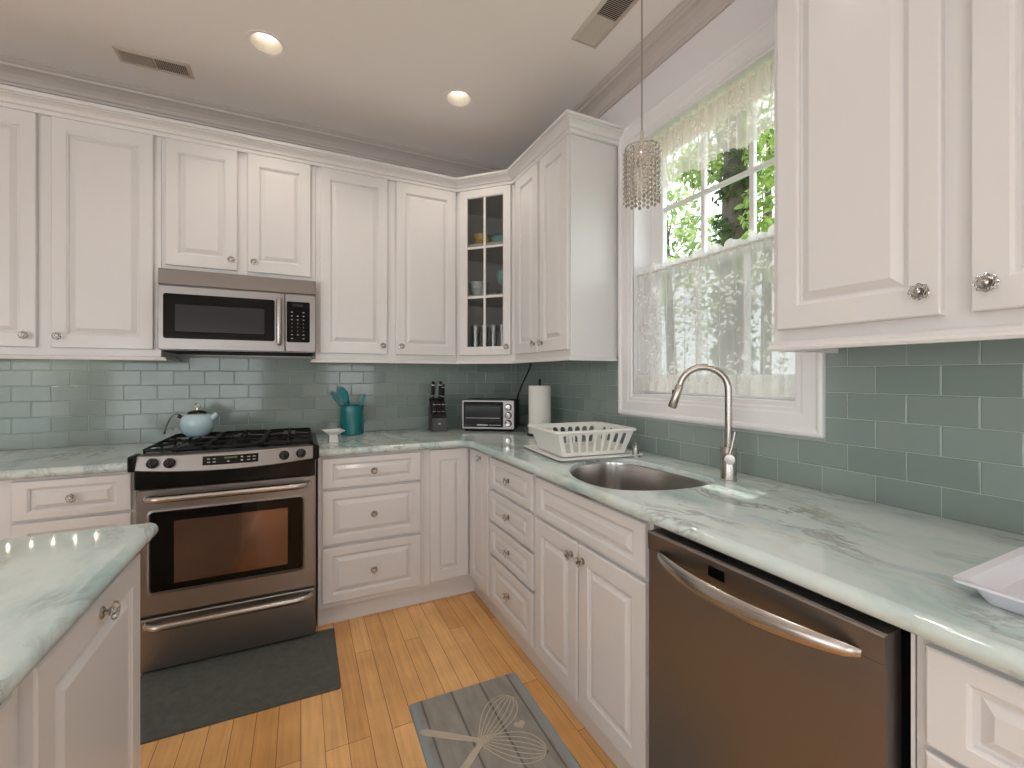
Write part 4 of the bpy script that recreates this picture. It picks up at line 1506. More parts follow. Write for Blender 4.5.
# knife block with knives
KBX, KBY = 0.876, 3.045
kb = thing('knife_block', 'black knife block against the tiles left of the toaster oven', 'knife block', (KBX, KBY, CT + .0005), radians(-6))
m = MB()
prf = [(-0.075, 0), (-0.075, 0.095), (-0.052, 0.118), (-0.028, 0.122), (0.015, 0.205), (0.055, 0.225), (0.075, 0.12), (0.085, 0.0)]
m.loft([[(-0.052, y, z) for y, z in prf], [(0.052, y, z) for y, z in prf]], 0, True, True)
m.build('block', M['blockwood'], kb)
MB().box(-0.049, 0.049, -0.0768, -0.0745, 0.004, 0.092, bev=0.0008, seg=1).build('front_plate', M['blockgrey'], kb)
MB().box(-0.010, 0.010, -0.0774, -0.0766, 0.047, 0.060).build('badge', M['marks'], kb)
kbm = Matrix.Translation((KBX, KBY, CT)) @ Matrix.Rotation(radians(-6), 4, 'Z')


def knife(x, y, z, L_, label, ang=14):
    k = thing('knife', label, 'knife', (0, 0, 0), 0, 'knives in the block')
    k.matrix_world = kbm @ Matrix.Translation((x, y, z)) @ Matrix.Rotation(radians(ang), 4, 'X')
    m = MB()
    m.box(-0.0115, 0.0115, -0.013, 0.013, 0.0, L_, bev=0.005)
    m.build('handle', M['blackplastic'], k)
    MB().box(-0.0119, 0.0119, -0.0134, 0.0134, L_ * 0.78, L_ * 0.87, bev=0.003).build('end_band', M['chrome'], k)
    MB().box(-0.0119, 0.0119, -0.0134, 0.0134, L_ * 0.20, L_ * 0.27, bev=0.003).build('collar', M['chrome'], k)
    return k


for i, (x, lab) in enumerate(((-0.030, 'short black knife, leftmost in the lower row of the block'), (0.000, 'short black knife, middle of the lower row of the block'), (0.030, 'short black knife, rightmost in the lower row of the block'))):
    knife(x, -0.040, 0.121, 0.085, lab)
for x, L_, lab in ((-0.031, 0.135, 'tall black knife, leftmost in the upper row of the block'), (0.020, 0.135, 'tall black knife, middle of the upper row of the block'), (0.040, 0.115, 'black knife, rightmost in the upper row of the block')):
    knife(x, 0.028, 0.215, L_, lab)

# toaster oven
ta = math.atan2(-0.209, 0.308)
to = thing('toaster_oven', 'silver toaster oven with black door set across the corner', 'toaster oven', (1.172, 2.8235, CT + .0005), ta)
TW, TDp = 0.186, 0.24
m = MB()
m.box(-TW, TW, 0.006, TDp, 0.016, 0.218, bev=0.008)
m.build('body', M['blackplastic'], to)
for fx_ in (-TW + 0.03, TW - 0.03):
    for fy_ in (0.03, TDp - 0.03):
        MB().lathe([(0.014, 0.0), (0.016, 0.016)], 14, c=(fx_, fy_, 0)).build('foot', M['gap'], to)
m = MB()
m.loft([rl(-TW, TW, 0.016, 0.218, 0.0055, 0.008), rl(-TW, TW, 0.016, 0.218, -0.004, 0.008), rl(-TW + .004, TW - .004, 0.020, 0.214, -0.007, 0.007)], 0, True, True)
fp = m.build('front_panel', M['steel'], to)
td = slab(-TW + 0.014, TW - 0.078, 0.030, 0.206, -0.0075, -0.014, 0.006).build('door', M['black'], to)
slab(-TW + 0.022, TW - 0.090, 0.062, 0.176, -0.013, -0.0155, 0.004).build('door_glass', M['mwpane'], td)
m = MB()
m.tube([(-TW + 0.024, -0.014, 0.196), (-TW + 0.026, -0.034, 0.196), (-TW + 0.15, -0.036, 0.196), (TW - 0.094, -0.034, 0.196), (TW - 0.090, -0.014, 0.196)], 0.0075, 10)
m.build('handle', M['black'], td)
m = MB()
m.box(-0.075, 0.0, -0.0148, -0.0138, 0.042, 0.050)
m.box(0.01, TW - 0.095, -0.0148, -0.0138, 0.044, 0.047)
m.box(-TW + 0.03, TW - 0.10, -0.0165, -0.0154, 0.092, 0.096)
m.build('door_trim', M['steel'], td)
for z in (0.058, 0.114, 0.170):
    R = Matrix.Translation((TW - 0.042, -0.007, z)) @ Matrix.Rotation(pi / 2, 4, 'X')
    m = MB()
    m.lathe([(0.0235, 0.0), (0.0235, 0.003)], 24, mi=1, mat=R)
    m.lathe([(0.019, 0.003), (0.019, 0.016), (0.016, 0.019), (0.001, 0.0195)], 24, mi=0, mat=R)
    m.box(-0.004, 0.004, -0.018, 0.018, 0.017, 0.024, mi=0, bev=0.002, mat=R @ Matrix.Rotation(radians(30), 4, 'Z'))
    m.build('dial', [M['chrome'], M['black']], fp)

# power cord hanging in the corner
cd = MB()
cd.tube(bezier((1.39, 2.60, 1.4305), (1.39, 2.62, 1.34), (1.44, 2.95, 1.24), (1.50, 3.04, 1.06), 24), 0.0055, 8)
tag(cd.build('power_cord', M['blackplastic']), 'black power cord hanging behind the toaster oven in the corner', 'cord')

# paper towel on a stand
PX, PY = 1.402, 2.500
ph = thing('paper_towel_holder', 'black wire paper towel stand behind the dish rack', 'paper towel holder', (PX, PY, CT + .0005))
MB().lathe([(0.082, 0.0), (0.082, 0.010), (0.076, 0.014), (0.001, 0.014)], 36).build('base', M['blackplastic'], ph)
m = MB()
m.tube([(0, 0, 0.014), (0, 0, 0.327)], 0.006, 10)
m.tube([(0.0, 0.010 * cos(a), 0.345 + 0.019 * sin(a)) for a in [2 * pi * k / 18 for k in range(18)]], 0.0038, 8, closed=True)
m.build('post', M['blackplastic'], ph)
pr = thing('paper_towel_roll', 'white paper towel roll upright on its black stand', 'paper towel', (PX, PY, CT + 0.016))
m = MB()
m.lathe([(0.020, 0.0), (0.072, 0.0), (0.0725, 0.002), (0.0725, 0.305), (0.072, 0.307), (0.020, 0.307), (0.020, 0.0)], 48, cap0=False, cap1=False)
m.build('paper', M['paper'], pr)
MB().lathe([(0.0195, 0.0005), (0.0195, 0.3065), (0.0175, 0.3065), (0.0175, 0.0005), (0.0195, 0.0005)], 24, cap0=False, cap1=False).build('core', M['card'], pr)

# ------------------------------------------------------------------ dish rack and its drain board
DRX, DRY, DRA = 1.272, 1.853, -0.095
db = thing('drain_board', 'flat white drain board under the dish rack', 'drain board', (DRX, DRY, CT + .0005), DRA)
m = MB()
def rr2(hx, hy, z, r=0.03, n=5, dx=0, dy=0):
    p = []
    for cx_, cy_, a0 in ((hx - r, -hy + r, -90), (hx - r, hy - r, 0), (-hx + r, hy - r, 90), (-hx + r, -hy + r, 180)):
        for k in range(n + 1):
            a = radians(a0 + 90 * k / n)
            p.append((dx + cx_ + r * cos(a), dy + cy_ + r * sin(a), z))
    return p
m.loft([rr2(0.205, 0.20, 0.0), rr2(0.222, 0.222, 0.010), rr2(0.226, 0.226, 0.011), rr2(0.226, 0.226, 0.014), rr2(0.220, 0.220, 0.014), rr2(0.205, 0.20, 0.005)], 0, True, True)
m.build('tray', M['plastic'], db)
dk = thing('dish_rack', 'white plastic dish rack with arched slots beside the sink', 'dish rack', (DRX, DRY, CT + 0.006), DRA)
HX, HY, RH = 0.216, 0.1725, 0.126
BX, BY = 0.168, 0.140
RIMZ = RH


def slotted_side(m, p0, p1, q0, q1, slots, arch):
    """side panel between bottom edge p0-p1 and top edge q0-q1 with arched holes; slots=[(u0,u1,v0,v1)] in 0..1"""
    p0, p1, q0, q1 = map(Vector, (p0, p1, q0, q1))
    b = bmesh.new()
    W_, H_ = (q1 - q0).length, 0.12
    ed = ring_edges(b, [(0, 0, 0), (1, 0, 0), (1, 1, 0), (0, 1, 0)])
    for u0, u1, v0, v1 in slots:
        ru = (u1 - u0) / 2
        rv = ru * W_ / H_
        pts = [(u0, v0, 0), (u1, v0, 0)] + [((u0 + u1) / 2 + ru * cos(a), v1 - rv + rv * sin(a), 0) for a in [pi * k / 8 for k in range(9)]]
        ed += ring_edges(b, pts)
    bmesh.ops.triangle_fill(b, edges=ed, use_beauty=True)
    # drop faces that fill a hole
    kill = []
    for f_ in b.faces:
        c_ = f_.calc_center_median()
        for u0, u1, v0, v1 in slots:
            if u0 < c_.x < u1 and v0 < c_.y < v1:
                ru = (u1 - u0) / 2; rv = ru * W_ / H_
                if c_.y < v1 - rv or ((c_.x - (u0 + u1) / 2) / ru) ** 2 + ((c_.y - v1 + rv) / rv) ** 2 < 0.98:
                    kill.append(f_)
                    break
    if kill:
        bmesh.ops.delete(b, geom=kill, context='FACES')
    for v in b.verts:
        u, w_ = v.co.x, v.co.y
        v.co = p0.lerp(p1, u).lerp(q0.lerp(q1, u), w_)
    # thickness
    r_ = bmesh.ops.extrude_face_region(b, geom=b.faces[:])
    nrm = (p1 - p0).cross(q0 - p0).normalized() * 0.003
    for g_ in r_['geom']:
        if isinstance(g_, bmesh.types.BMVert):
            g_.co -= nrm
    m._merge(b, 0)


m = MB()
ns = 8
slots_long = [(0.06 + k * 0.112, 0.06 + k * 0.112 + 0.075, 0.12, 0.86) for k in range(ns)]
slots_short = [(0.12 + k * 0.20, 0.12 + k * 0.20 + 0.11, 0.30, 0.86) for k in range(4)]
zb, zt = 0.008, RIMZ - 0.004
slotted_side(m, (-BX, -BY, zb), (BX, -BY, zb), (-HX + .008, -HY + .008, zt), (HX - .008, -HY + .008, zt), slots_long, True)
slotted_side(m, (BX, BY, zb), (-BX, BY, zb), (HX - .008, HY - .008, zt), (-HX + .008, HY - .008, zt), slots_long, True)
slotted_side(m, (BX, -BY, zb), (BX, BY, zb), (HX - .008, -HY + .008, zt), (HX - .008, HY - .008, zt), slots_short, True)
slotted_side(m, (-BX, BY, zb), (-BX, -BY, zb), (-HX + .008, HY - .008, zt), (-HX + .008, -HY + .008, zt), [], True)
m.build('basket', M['plastic'], dk)
m = MB()
m.loft([rr2(HX - 0.012, HY - 0.012, RIMZ - 0.006), rr2(HX + 0.004, HY + 0.004, RIMZ - 0.012), rr2(HX + 0.008, HY + 0.008, RIMZ - 0.008), rr2(HX + 0.006, HY + 0.006, RIMZ), rr2(HX - 0.012, HY - 0.012, RIMZ), rr2(HX - 0.012, HY - 0.012, RIMZ - 0.006)], 0, False, False)
m.build('rim', M['plastic'], dk)
m = MB()
m.box(-BX, BX, -BY, BY, 0.004, 0.009)
for k in range(9):
    x = -BX + 0.02 + k * (2 * BX - 0.04) / 8
    m.box(x - 0.004, x + 0.004, -BY + .004, BY - .004, 0.009, 0.020)
m.build('floor_grid', M['plastic'], dk)

# white tray on the worktop at the right edge
wt = thing('plastic_tray', 'white plastic dish tray at the right picture edge', 'tray', (1.185, 0.200, CT + .0005), 0)
m = MB()
TX, TY = 0.165, 0.16
m.loft([rr2(TX - 0.030, TY - 0.030, 0.0, 0.02), rr2(TX - 0.027, TY - 0.027, 0.006, 0.02), rr2(TX - 0.016, TY - 0.016, 0.026, 0.02), rr2(TX, TY, 0.030, 0.014), rr2(TX, TY, 0.035, 0.014), rr2(TX - 0.014, TY - 0.014, 0.033, 0.02),
        rr2(TX - 0.034, TY - 0.034, 0.008, 0.02)], 0, True, True, True)
m.build('tray', M['plastic2'], wt)

# ------------------------------------------------------------------ floor mats
m = MB()
m.loft([rr2(0.40, 0.245, 0.0005, 0.012), rr2(0.40, 0.245, 0.007, 0.012), rr2(0.396, 0.241, 0.010, 0.012)], 0, True, True)
o = m.build('floor_mat', M['mat_grey'])
o.location = (-0.243, 2.262, 0)
o.rotation_euler = (0, 0, radians(-0.6))
tag(o, 'plain charcoal floor mat in front of the range', 'floor mat')
km = thing('whisk_floor_mat', 'grey board-print kitchen mat with two crossed tan whisks', 'floor mat', (0.6235, 1.375, 0), radians(-1.0))
m = MB()
m.loft([rr2(0.236, 0.405, 0.0005, 0.008), rr2(0.236, 0.405, 0.008, 0.008), rr2(0.233, 0.402, 0.010, 0.008)], 0, True, True)
m.build('mat', M['mat_print'], km)
inv = (Matrix.Translation((0.6235, 1.375, 0)) @ Matrix.Rotation(radians(-1.0), 4, 'Z')).inverted()


def flat_strip(m, pts, w, z=0.0102, h=0.0006):
    pts = [Vector((p[0], p[1], 0)) for p in pts]
    lo, loops = [], []
    for k, p in enumerate(pts):
        t = (pts[min(k + 1, len(pts) - 1)] - pts[max(k - 1, 0)]).normalized()
        nrm = Vector((-t.y, t.x, 0))
        ww = w[k] if isinstance(w, list) else w
        a, b = p + nrm * ww / 2, p - nrm * ww / 2
        loops.append([(a.x, a.y, z), (b.x, b.y, z), (b.x, b.y, z + h), (a.x, a.y, z + h)])
    m.loft(loops, 0, True, True, mat=inv)


def whisk(m, hend, joint, tip, half_w, zoff):
    hend, joint, tip = Vector(hend), Vector(joint), Vector(tip)
    ax = (tip - joint)
    nrm = Vector((-ax.y, ax.x)).normalized()
    d_ = (joint - hend)
    flat_strip(m, [hend, hend + d_ * 0.04, hend + d_ * 0.12, hend + d_ * 0.7, hend + d_ * 0.92, joint + ax * 0.06], [0.010, 0.024, 0.030, 0.027, 0.020, 0.026], z=0.0102 + zoff)
    for s in (-1, -0.66, -0.33, 0.0, 0.33, 0.66, 1):
        pts = []
        for k in range(21):
            t = k / 20
            prof = sin(pi * (t ** 1.55)) ** 0.62 if 0 < t < 1 else 0
            start = 0.012 * (1 - t)
            pts.append(joint + ax * (t * (1 - 0.0 * abs(s))) + nrm * s * (half_w * prof + start))
        flat_strip(m, pts, 0.0042, z=0.0103 + zoff)


m = MB()
whisk(m, (0.403, 1.627), (0.585, 1.497), (0.788, 1.345), 0.062, 0.0)
whisk(m, (0.425, 1.350), (0.590, 1.483), (0.786, 1.653), 0.060, 0.0008)
hp_ = []
for k in range(24):
    a = 2 * pi * k / 24
    hx_, hy_ = 16 * sin(a) ** 3, 13 * cos(a) - 5 * cos(2 * a) - 2 * cos(3 * a) - cos(4 * a)
    hp_.append((0.753 + hx_ * 0.0014, 1.497 + hy_ * 0.0014))
m.loft([[(x, y, 0.0102) for x, y in hp_], [(x, y, 0.0108) for x, y in hp_]], 0, True, True, mat=inv)
m.build('whisk_print', M['print_tan'], km)

# ------------------------------------------------------------------ ceiling fittings
for i, (lx, ly) in enumerate(LIGHTS):
    lab = ('round recessed ceiling downlight above the microwave' if i == 0 else 'round recessed ceiling downlight nearer the corner cabinet')
    dl_ = thing('recessed_downlight', lab, 'ceiling light', (lx, ly, CZ), 0, 'recessed downlights')
    MB().lathe([(0.0705, 0.0), (0.076, -0.001), (0.088, -0.003), (0.090, -0.0012), (0.090, -0.0004), (0.0705, 0.0)], 40, cap0=False, cap1=False).build('trim_ring', M['ceil'], dl_)
    MB().lathe([(0.0705, 0.0), (0.066, 0.02), (0.058, 0.05), (0.056, 0.10), (0.001, 0.101)], 40, cap0=False).build('baffle', M['baffle'], dl_)
    MB().lathe([(0.050, 0.064), (0.047, 0.050), (0.036, 0.043), (0.001, 0.041)], 32, cap0=True).build('bulb', M['bulb'], dl_)
    ld_ = bpy.data.lights.new('downlight_lamp', 'SPOT')
    ld_.energy = 13
    ld_.color = (1.0, 0.88, 0.72)
    ld_.spot_size = radians(120)
    ld_.spot_blend = 0.7
    ld_.shadow_soft_size = 0.04
    lo_ = bpy.data.objects.new('downlight_lamp', ld_)
    COL.objects.link(lo_)
    lo_.parent = dl_
    lo_.location = (0, 0, -0.004)


def vent(label, x0, x1, y0, y1, along_x, name='ceiling_vent'):
    v = thing(name, label, 'vent', ((x0 + x1) / 2, (y0 + y1) / 2, CZ), 0, 'ceiling vents')
    hx, hy = (x1 - x0) / 2, (y1 - y0) / 2
    m = MB()
    m.loft([rr2(hx, hy, -0.0003, 0.004, 2), rr2(hx, hy, -0.002, 0.004, 2), rr2(hx - .018, hy - .018, -0.008, 0.003, 2), rr2(hx - .020, hy - .020, -0.0003, 0.003, 2)], 0, False, False)
    if along_x:
        m.box(-0.005, 0.005, -hy + .02, hy - .02, -0.0075, -0.001)
    else:
        m.box(-hx + .02, hx - .02, -0.005, 0.005, -0.0075, -0.001)
    m.build('frame', M['ventpaint'], v)
    MB().box(-hx + .019, hx - .019, -hy + .019, hy - .019, -0.0012, -0.0004).build('duct', M['ventdark'], v)
    for s in (-1, 1):
        m = MB()
        a_len = (hx if along_x else hy) - 0.025
        n_ = int(a_len / 0.0085)
        for k in range(n_):
            c0 = s * (0.008 + (k + 0.5) * a_len / n_)
            tilt = Matrix.Rotation(radians(38 * s), 4, 'Y' if along_x else 'X')
            if along_x:
                m.box(-0.004, 0.004, -hy + .02, hy - .02, -0.0005, 0.0005, mat=Matrix.Translation((c0, 0, -0.0045)) @ tilt)
            else:
                m.box(-hx + .02, hx - .02, -0.004, 0.004, -0.0005, 0.0005, mat=Matrix.Translation((0, c0, -0.0045)) @ Matrix.Rotation(radians(-38 * s), 4, 'X'))
        m.build('louver_bank', M['ventpaint'], v)
    return v


vent('flat ceiling vent by the back wall above the tall cabinets', -0.835, -0.52, 2.775, 2.905, True)
vent('louvred ceiling vent near the hanging pendant lamp', 1.165, 1.31, 1.43, 1.775, False)

# pendant lamp over the sink
PNX, PNY = 1.20, 1.326
pn = thing('pendant_lamp', 'small crystal bead pendant lamp hanging over the sink', 'pendant lamp', (PNX, PNY, CZ))
MB().tube([(0, 0, -0.02), (0, 0, 2.29 - CZ)], 0.0032, 8).build('cable', M['nickel'], pn)
MB().lathe([(0.055, -0.0005), (0.055, -0.018), (0.05, -0.022), (0.001, -0.022)], 28).build('canopy', M['nickel'], pn)
MB().tube([(0, 0, 2.296 - CZ), (0, 0, 2.214 - CZ)], 0.0065, 12).build('stem', M['chrome'], pn)
m = MB()
SR = 0.068
m.lathe([(SR, 2.222 - CZ), (SR, 2.226 - CZ), (SR - 0.004, 2.226 - CZ), (SR - 0.004, 2.222 - CZ), (SR, 2.222 - CZ)], 36, cap0=False, cap1=False)
for k in range(3):
    a = 2 * pi * k / 3
    m.tube([(0, 0, 2.224 - CZ), ((SR - .003) * cos(a), (SR - .003) * sin(a), 2.224 - CZ)], 0.0025, 6)
m.lathe([(0.016, 2.215 - CZ), (0.018, 2.21 - CZ), (0.018, 2.16 - CZ), (0.012, 2.155 - CZ), (0.001, 2.155 - CZ)], 16)
m.build('top_ring', M['chrome'], pn)
m = MB()
NS = 26
for s in range(NS):
    a = 2 * pi * s / NS
    nb = 11 if s % 2 == 0 else 10
    for j in range(nb):
        z = 2.212 - CZ - j * 0.0192 - (0.0096 if s % 2 else 0)
        R = Matrix.Translation((SR * cos(a), SR * sin(a), z)) @ Matrix.Rotation(a, 4, 'Z')
        w_, h_, d_ = 0.0074, 0.0098, 0.0036
        m.loft([[(0, 0, h_)] * 6, [(d_ * cos(t), w_ * sin(t), h_ * 0.25) for t in [2 * pi * q / 6 for q in range(6)]],
                [(d_ * cos(t), w_ * sin(t), -h_ * 0.35) for t in [2 * pi * q / 6 for q in range(6)]], [(0, 0, -h_)] * 6], 0, False, False, mat=R)
M['bead'] = pmat('crystal_bead', (0.52, 0.48, 0.42), 0.10, 0.5, spec=0.8)
bo = m.build('crystal_bead_shade', M['bead'], pn, weld=True)

# LED light bar under the tall cabinet left of the microwave
lb = thing('under_cabinet_light', 'slim light bar with small lamps under the wall cabinet', 'light bar', (-1.17, 3.118, UB - 0.0005))
MB().box(-0.20, 0.20, -0.012, 0.012, -0.004, 0.0).build('bar', M['trim'], lb)
for k in range(5):
    MB().lathe([(0.0042, -0.0042), (0.0042, -0.0050), (0.003, -0.0062), (0.0005, -0.0066)], 10, c=(-0.170 + k * 0.085, 0, 0)).build('lamp', M['ledbar'], lb)

# ------------------------------------------------------------------ curtains
CXR = 1.612


def curtain_sheet(y0, y1, z0f, z1, amp, waves, mat, name, parent, x=CXR, ny=180, nz=14, seed=3, flare=0.4, phase=0.0):
    rnd = random.Random(seed)
    ph_ = [rnd.uniform(-0.8, 0.8) for _ in range(waves + 3)]
    m = MB()
    loops = []
    for j in range(nz + 1):
        row = []
        for k in range(ny + 1):
            t = k / ny
            y = y0 + (y1 - y0) * t
            z0 = z0f(t) if callable(z0f) else z0f
            s = j / nz
            z = z1 + (z0 - z1) * s
            w_ = t * waves
            i = int(w_)
            jig = ph_[i] * (1 - (w_ - i)) + ph_[i + 1] * (w_ - i)
            a_ = amp * (0.55 + flare * s)
            xx = x + a_ * sin(2 * pi * w_ + jig * 1.3 + phase) + a_ * 0.35 * sin(2 * pi * w_ * 2.3 + 1.0 + jig)
            yy = y + a_ * 0.55 * cos(2 * pi * w_ + jig)
            yy = min(max(yy, WY0 + 0.014), WY1 - 0.014)
            row.append((xx, yy, z))
        loops.append(row)
    m.loft(loops, 0, False, False, True, False)
    return m.build(name, mat, parent, angle=180)


def heading(y0, y1, z0, z1, name, parent, mat, x=CXR, amp=0.010, seed=1, waves=26, bumps=0.012):
    rnd = random.Random(seed)
    m = MB()
    loops = []
    n = 220
    for j in range(5):
        row = []
        for k in range(n + 1):
            t = k / n
            y = y0 + (y1 - y0) * t
            s = j / 4
            top = z1 + bumps * (sin(2 * pi * t * 9.3 + 1) + 0.6 * sin(2 * pi * t * 17 + 2)) * (1 if j == 0 else 0.6 if j == 1 else 0)
            z = top + (z0 - top) * s
            a_ = amp * (1.3 - s)
            row.append((x + a_ * sin(2 * pi * t * waves + 0.7 * sin(t * 40)), y, z))
        loops.append(row)
    m.loft(loops, 0, False, False, True, False)
    return m.build(name, mat, parent, angle=180)


cy0, cy1 = WY0 + 0.016, WY1 - 0.016
RZ = 1.868
cc = thing('cafe_curtain', 'white lace cafe curtain covering the lower half of the window', 'curtain', (CXR, (cy0 + cy1) / 2, RZ))
off = (-CXR, -(cy0 + cy1) / 2, -RZ)
for o_ in (curtain_sheet(cy0, cy1, 1.262, RZ + 0.004, 0.013, 13, M['lace'], 'lace_panel', cc),
           heading(cy0, cy1, RZ - 0.014, RZ + 0.034, 'ruffled_heading', cc, M['lacehem'], amp=0.006, waves=21, bumps=0.010),
           curtain_sheet(cy0, cy1, 1.262, 1.345, 0.012, 13, M['lacehem'], 'hem', cc, x=CXR - 0.004)):
    o_.location = off
m = MB()
m.tube([(CXR, WY0 + 0.0135, RZ), (CXR, WY1 - 0.0135, RZ)], 0.0065, 10)
o_ = m.build('curtain_rod', M['lacehem'])
tag(o_, 'slim white tension rod holding the cafe curtain across the window', 'curtain rod')
VZ = 2.526
va = thing('lace_valance', 'gathered cream lace valance with scalloped hem at the window top', 'valance', (CXR, (cy0 + cy1) / 2, VZ))
off = (-CXR, -(cy0 + cy1) / 2, -VZ)


def scal(t):
    return 2.262 + 0.035 * abs(sin(pi * t * 4.0)) - 0.012


def valance_panel():
    return curtain_sheet(cy0, cy1, scal, VZ + 0.0, 0.012, 17, M['valance'], 'lace_panel', va, seed=8)


for o_ in (valance_panel(), heading(cy0, cy1, VZ - 0.11, VZ + 0.022, 'ruffled_heading', va, M['valancehead'], seed=4, waves=24, bumps=0.009, amp=0.006)):
    o_.location = off

# ------------------------------------------------------------------ china in the corner cabinet
gm = Matrix.Translation((0.965, YU, UB)) @ Matrix.Rotation(-pi / 4, 4, 'Z')
GP = {'glass': [(0.022, 0.0), (0.024, 0.002), (0.0245, 0.03), (0.030, 0.125), (0.0285, 0.125), (0.023, 0.032), (0.021, 0.008), (0.001, 0.007)],
      'cup': [(0.022, 0.0), (0.030, 0.004), (0.042, 0.03), (0.046, 0.065), (0.044, 0.065), (0.039, 0.03), (0.02, 0.008), (0.001, 0.007)],
      'bowl': [(0.028, 0.0), (0.032, 0.003), (0.060, 0.025), (0.078, 0.050), (0.076, 0.051), (0.055, 0.027), (0.02, 0.007), (0.001, 0.006)],
      'plate': [(0.030, 0.0), (0.034, 0.004), (0.070, 0.010), (0.085, 0.016), (0.084, 0.018), (0.06, 0.012), (0.001, 0.007)],
      'goblet': [(0.032, 0.0), (0.032, 0.003), (0.006, 0.008), (0.005, 0.06), (0.024, 0.075), (0.036, 0.105), (0.033, 0.145), (0.0315, 0.145), (0.034, 0.105), (0.02, 0.078), (0.001, 0.072)]}


def china(name, label, cat, prof, mat, x, y, z, group=None, scale=1.0, tall=1.0):
    o = MB().lathe([(r * scale, h * scale * tall) for r, h in GP[prof]], 24).build(name, mat)
    p = gm @ Vector((x, y, z + 0.0006))
    o.location = p
    tag(o, label, cat, group)
    return o


gl0 = None
GXS = [0.105, 0.170, 0.238, 0.305]
k = 0
for yy in (0.085, 0.165):
    for x in GXS:
        if gl0 is None:
            o = gl0 = china('drinking_glass', '', 'glass', 'glass', M['clearglass'], x, yy, 0.018, 'clear glasses in the corner cabinet', 1.12, 1.65)
        else:
            o = gl0.copy()
            COL.objects.link(o)
            o.location = gm @ Vector((x, yy, 0.0186))
        o['label'] = 'clear drinking glass in the %s row on the lowest shelf, %s' % ('front' if yy < 0.1 else 'rear', ['first from the hinge side', 'second from the hinge side', 'third from the hinge side', 'last, at the knob side'][k % 4])
        k += 1
# middle shelf
china('cup', 'blue and white patterned cup on the middle shelf of the corner cabinet', 'cup', 'cup', M['bluechina'], 0.125, 0.10, GS[0], None, 1.45)
china('saucer', 'blue patterned plate under the blue bowl on the middle shelf', 'plate', 'plate', M['bluechina'], 0.150, 0.26, GS[0], None, 1.0)
china('bowl', 'blue and white bowl stacked on its plate, middle shelf', 'bowl', 'bowl', M['bluechina'], 0.150, 0.26, GS[0] + 0.017, None, 0.95)
china('goblet', 'teal stemmed glass on the middle shelf of the corner cabinet', 'glass', 'goblet', M['tealglass'], 0.285, 0.14, GS[0], None, 1.2)
# top shelf
china('gold_bowl', 'gold patterned bowl on the top shelf of the corner cabinet', 'bowl', 'bowl', M['gold'], 0.135, 0.13, GS[1], None, 0.78)
china('gold_cup', 'gold patterned cup sitting in the gold bowl, top shelf', 'cup', 'cup', M['gold'], 0.135, 0.13, GS[1] + 0.007, None, 1.25)
china('glass_bowl', 'teal glass bowl on the top shelf of the corner cabinet', 'bowl', 'bowl', M['tealglass'], 0.285, 0.13, GS[1], None, 1.0)
china('glass_plate', 'teal glass plate resting on the teal bowl, top shelf', 'plate', 'plate', M['tealglass'], 0.285, 0.13, GS[1] + 0.052, None, 0.95)

# ------------------------------------------------------------------ outside: lawn and trees
lw = MB().box(2.0, 30, -10, 30, -0.65, -0.6)
o = lw.build('lawn', M['lawn'])
o['kind'] = 'structure'


def leaf_quads(m, centers, n, size, mi=0, rnd=None, squash=1.0):
    bm_ = m.bm
    for _ in range(n):
        c, r = rnd.choice(centers)
        while True:
            v = Vector((rnd.uniform(-1, 1), rnd.uniform(-1, 1), rnd.uniform(-1, 1)))
            if 0.1 < v.length < 1:
                break
        v = v.normalized() * (v.length ** 0.5)
        p = Vector(c) + Vector((v.x * r, v.y * r, v.z * r * squash))
        nrm = (Vector((rnd.gauss(0, 1), rnd.gauss(0, 1), rnd.gauss(0.6, 1)))).normalized()
        t = nrm.orthogonal().normalized()
        t = (Matrix.Rotation(rnd.uniform(0, 6.28), 3, nrm) @ t)
        b = nrm.cross(t)
        s = size * rnd.uniform(0.6, 1.25)
        q = [p - t * s, p + b * s * 0.42 - t * 0.25 * s, p + b * s * 0.34 + t * 0.35 * s, p + t * s, p - b * s * 0.34 + t * 0.35 * s, p - b * s * 0.42 - t * 0.25 * s]
        f_ = bm_.faces.new([bm_.verts.new(x) for x in q])
        f_.material_index = mi


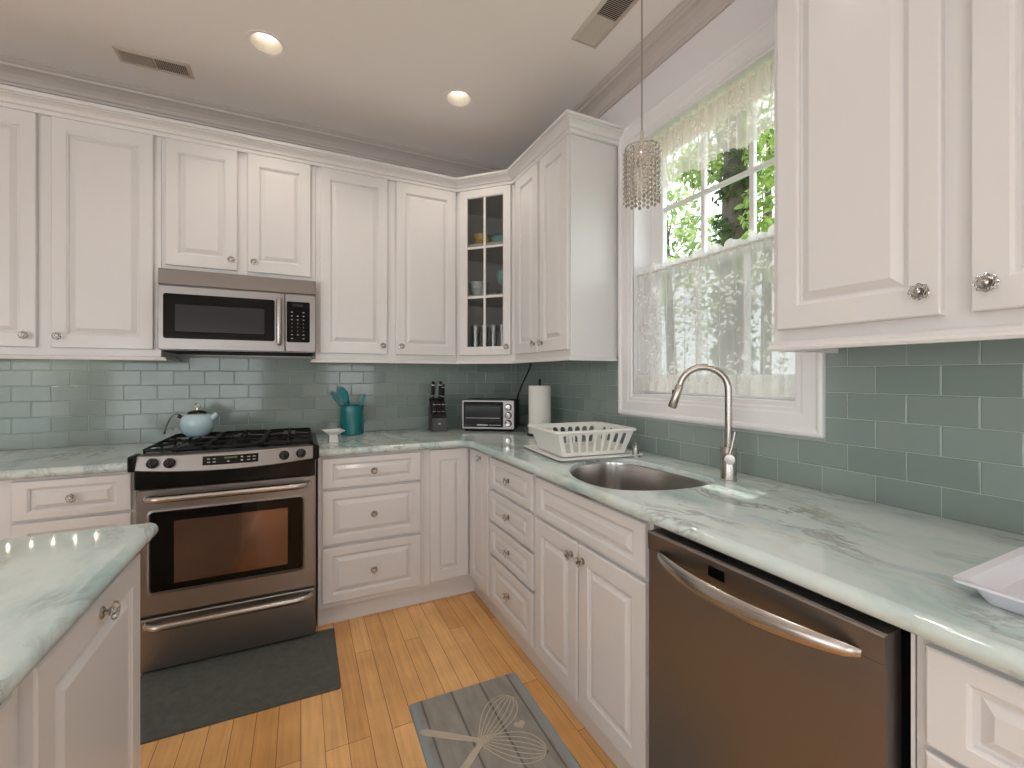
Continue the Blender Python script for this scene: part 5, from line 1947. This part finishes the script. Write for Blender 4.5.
def tree(label, base, trunk_r, height, lean, crowns, nleaf, size, leafmat, ivy=0, seed=1):
    rnd = random.Random(seed)
    t = thing('tree', label, 'tree', base)
    m = MB()
    pts = [Vector((0, 0, 0)), Vector((lean[0] * 0.3, lean[1] * 0.3, height * 0.35)), Vector((lean[0] * 0.7, lean[1] * 0.7, height * 0.7)), Vector((lean[0], lean[1], height))]
    m.tube(pts, [trunk_r * 1.25, trunk_r, trunk_r * 0.8, trunk_r * 0.35], 12)
    for (c, r) in crowns:
        s_ = pts[2].lerp(pts[1], rnd.random() * 0.6)
        c = Vector(c)
        mid = s_.lerp(c, 0.5) + Vector((0, 0, 0.15))
        m.tube([s_, mid, c], [trunk_r * 0.22, trunk_r * 0.13, trunk_r * 0.05], 6)
    m.build('trunk', M['bark'], t)
    m = MB()
    leaf_quads(m, crowns, nleaf, size, 0, rnd)
    m.build('foliage', M[leafmat], t)
    if ivy:
        m = MB()
        cs2 = []
        for k in range(300):
            z = height * rnd.uniform(0.0, 0.93)
            u = z / height
            a = rnd.uniform(0, 6.28)
            cs2.append(((lean[0] * u + trunk_r * 1.05 * cos(a), lean[1] * u + trunk_r * 1.05 * sin(a), z), trunk_r * 0.5))
        leaf_quads(m, cs2, ivy, size * 0.8, 0, rnd)
        m.build('ivy', M['leaf_b'], t)
    return t


def at(u, v, depth):
    """a point seen at picture position u,v and the given distance from the viewpoint"""
    s = (u - 512) / 439.25
    x = depth * (sin(CAM_YAW) + s * cos(CAM_YAW))
    y = depth * (cos(CAM_YAW) - s * sin(CAM_YAW))
    return Vector((x, y, 1.34 - (v - 375.8) / 439.25 * depth))


tp = at(732, 375, 7.0)
def rel(base, pts):
    return [((p - base), r) for p, r in pts]
b0 = Vector((tp.x, tp.y, -0.6))
tree('large ivy covered tree trunk outside the window', b0, 0.22, 8.2, (0.25, 0.1),
     rel(b0, [(at(700, 165, 6.6), 0.32), (at(775, 150, 6.6), 0.45), (at(750, 90, 6.8), 0.6), (at(700, 110, 6.9), 0.5), (at(778, 205, 6.3), 0.5), (at(772, 255, 6.2), 0.5), (at(800, 120, 6.4), 0.8)]),
     2100, 0.075, 'leaf_a', ivy=5200, seed=5)
b1 = at(676, 375, 9.0); b1.z = -0.6
tree('bright leafy tree behind the window left of the ivy trunk', b1, 0.10, 6.5, (-0.2, 0.2),
     rel(b1, [(at(672, 255, 8.6), 0.75), (at(690, 285, 8.4), 0.7), (at(668, 220, 8.8), 0.6), (at(700, 235, 8.4), 0.45), (at(682, 185, 8.6), 0.5), (at(660, 160, 8.6), 0.5), (at(655, 290, 8.2), 0.7), (at(715, 285, 8.0), 0.5)]),
     1500, 0.075, 'leaf_c', seed=9)
b2 = at(765, 375, 11.0); b2.z = -0.6
tree('pale tree farther off right of the ivy trunk', b2, 0.12, 8.5, (0.3, 0.1),
     rel(b2, [(at(768, 200, 10.5), 0.9), (at(775, 260, 10.5), 1.0), (at(790, 150, 10.5), 1.0), (at(758, 120, 10.8), 0.8), (at(800, 320, 10.2), 1.2), (at(745, 330, 10.6), 1.0), (at(700, 350, 10.6), 1.0)]),
     1400, 0.085, 'leaf_c', seed=13)
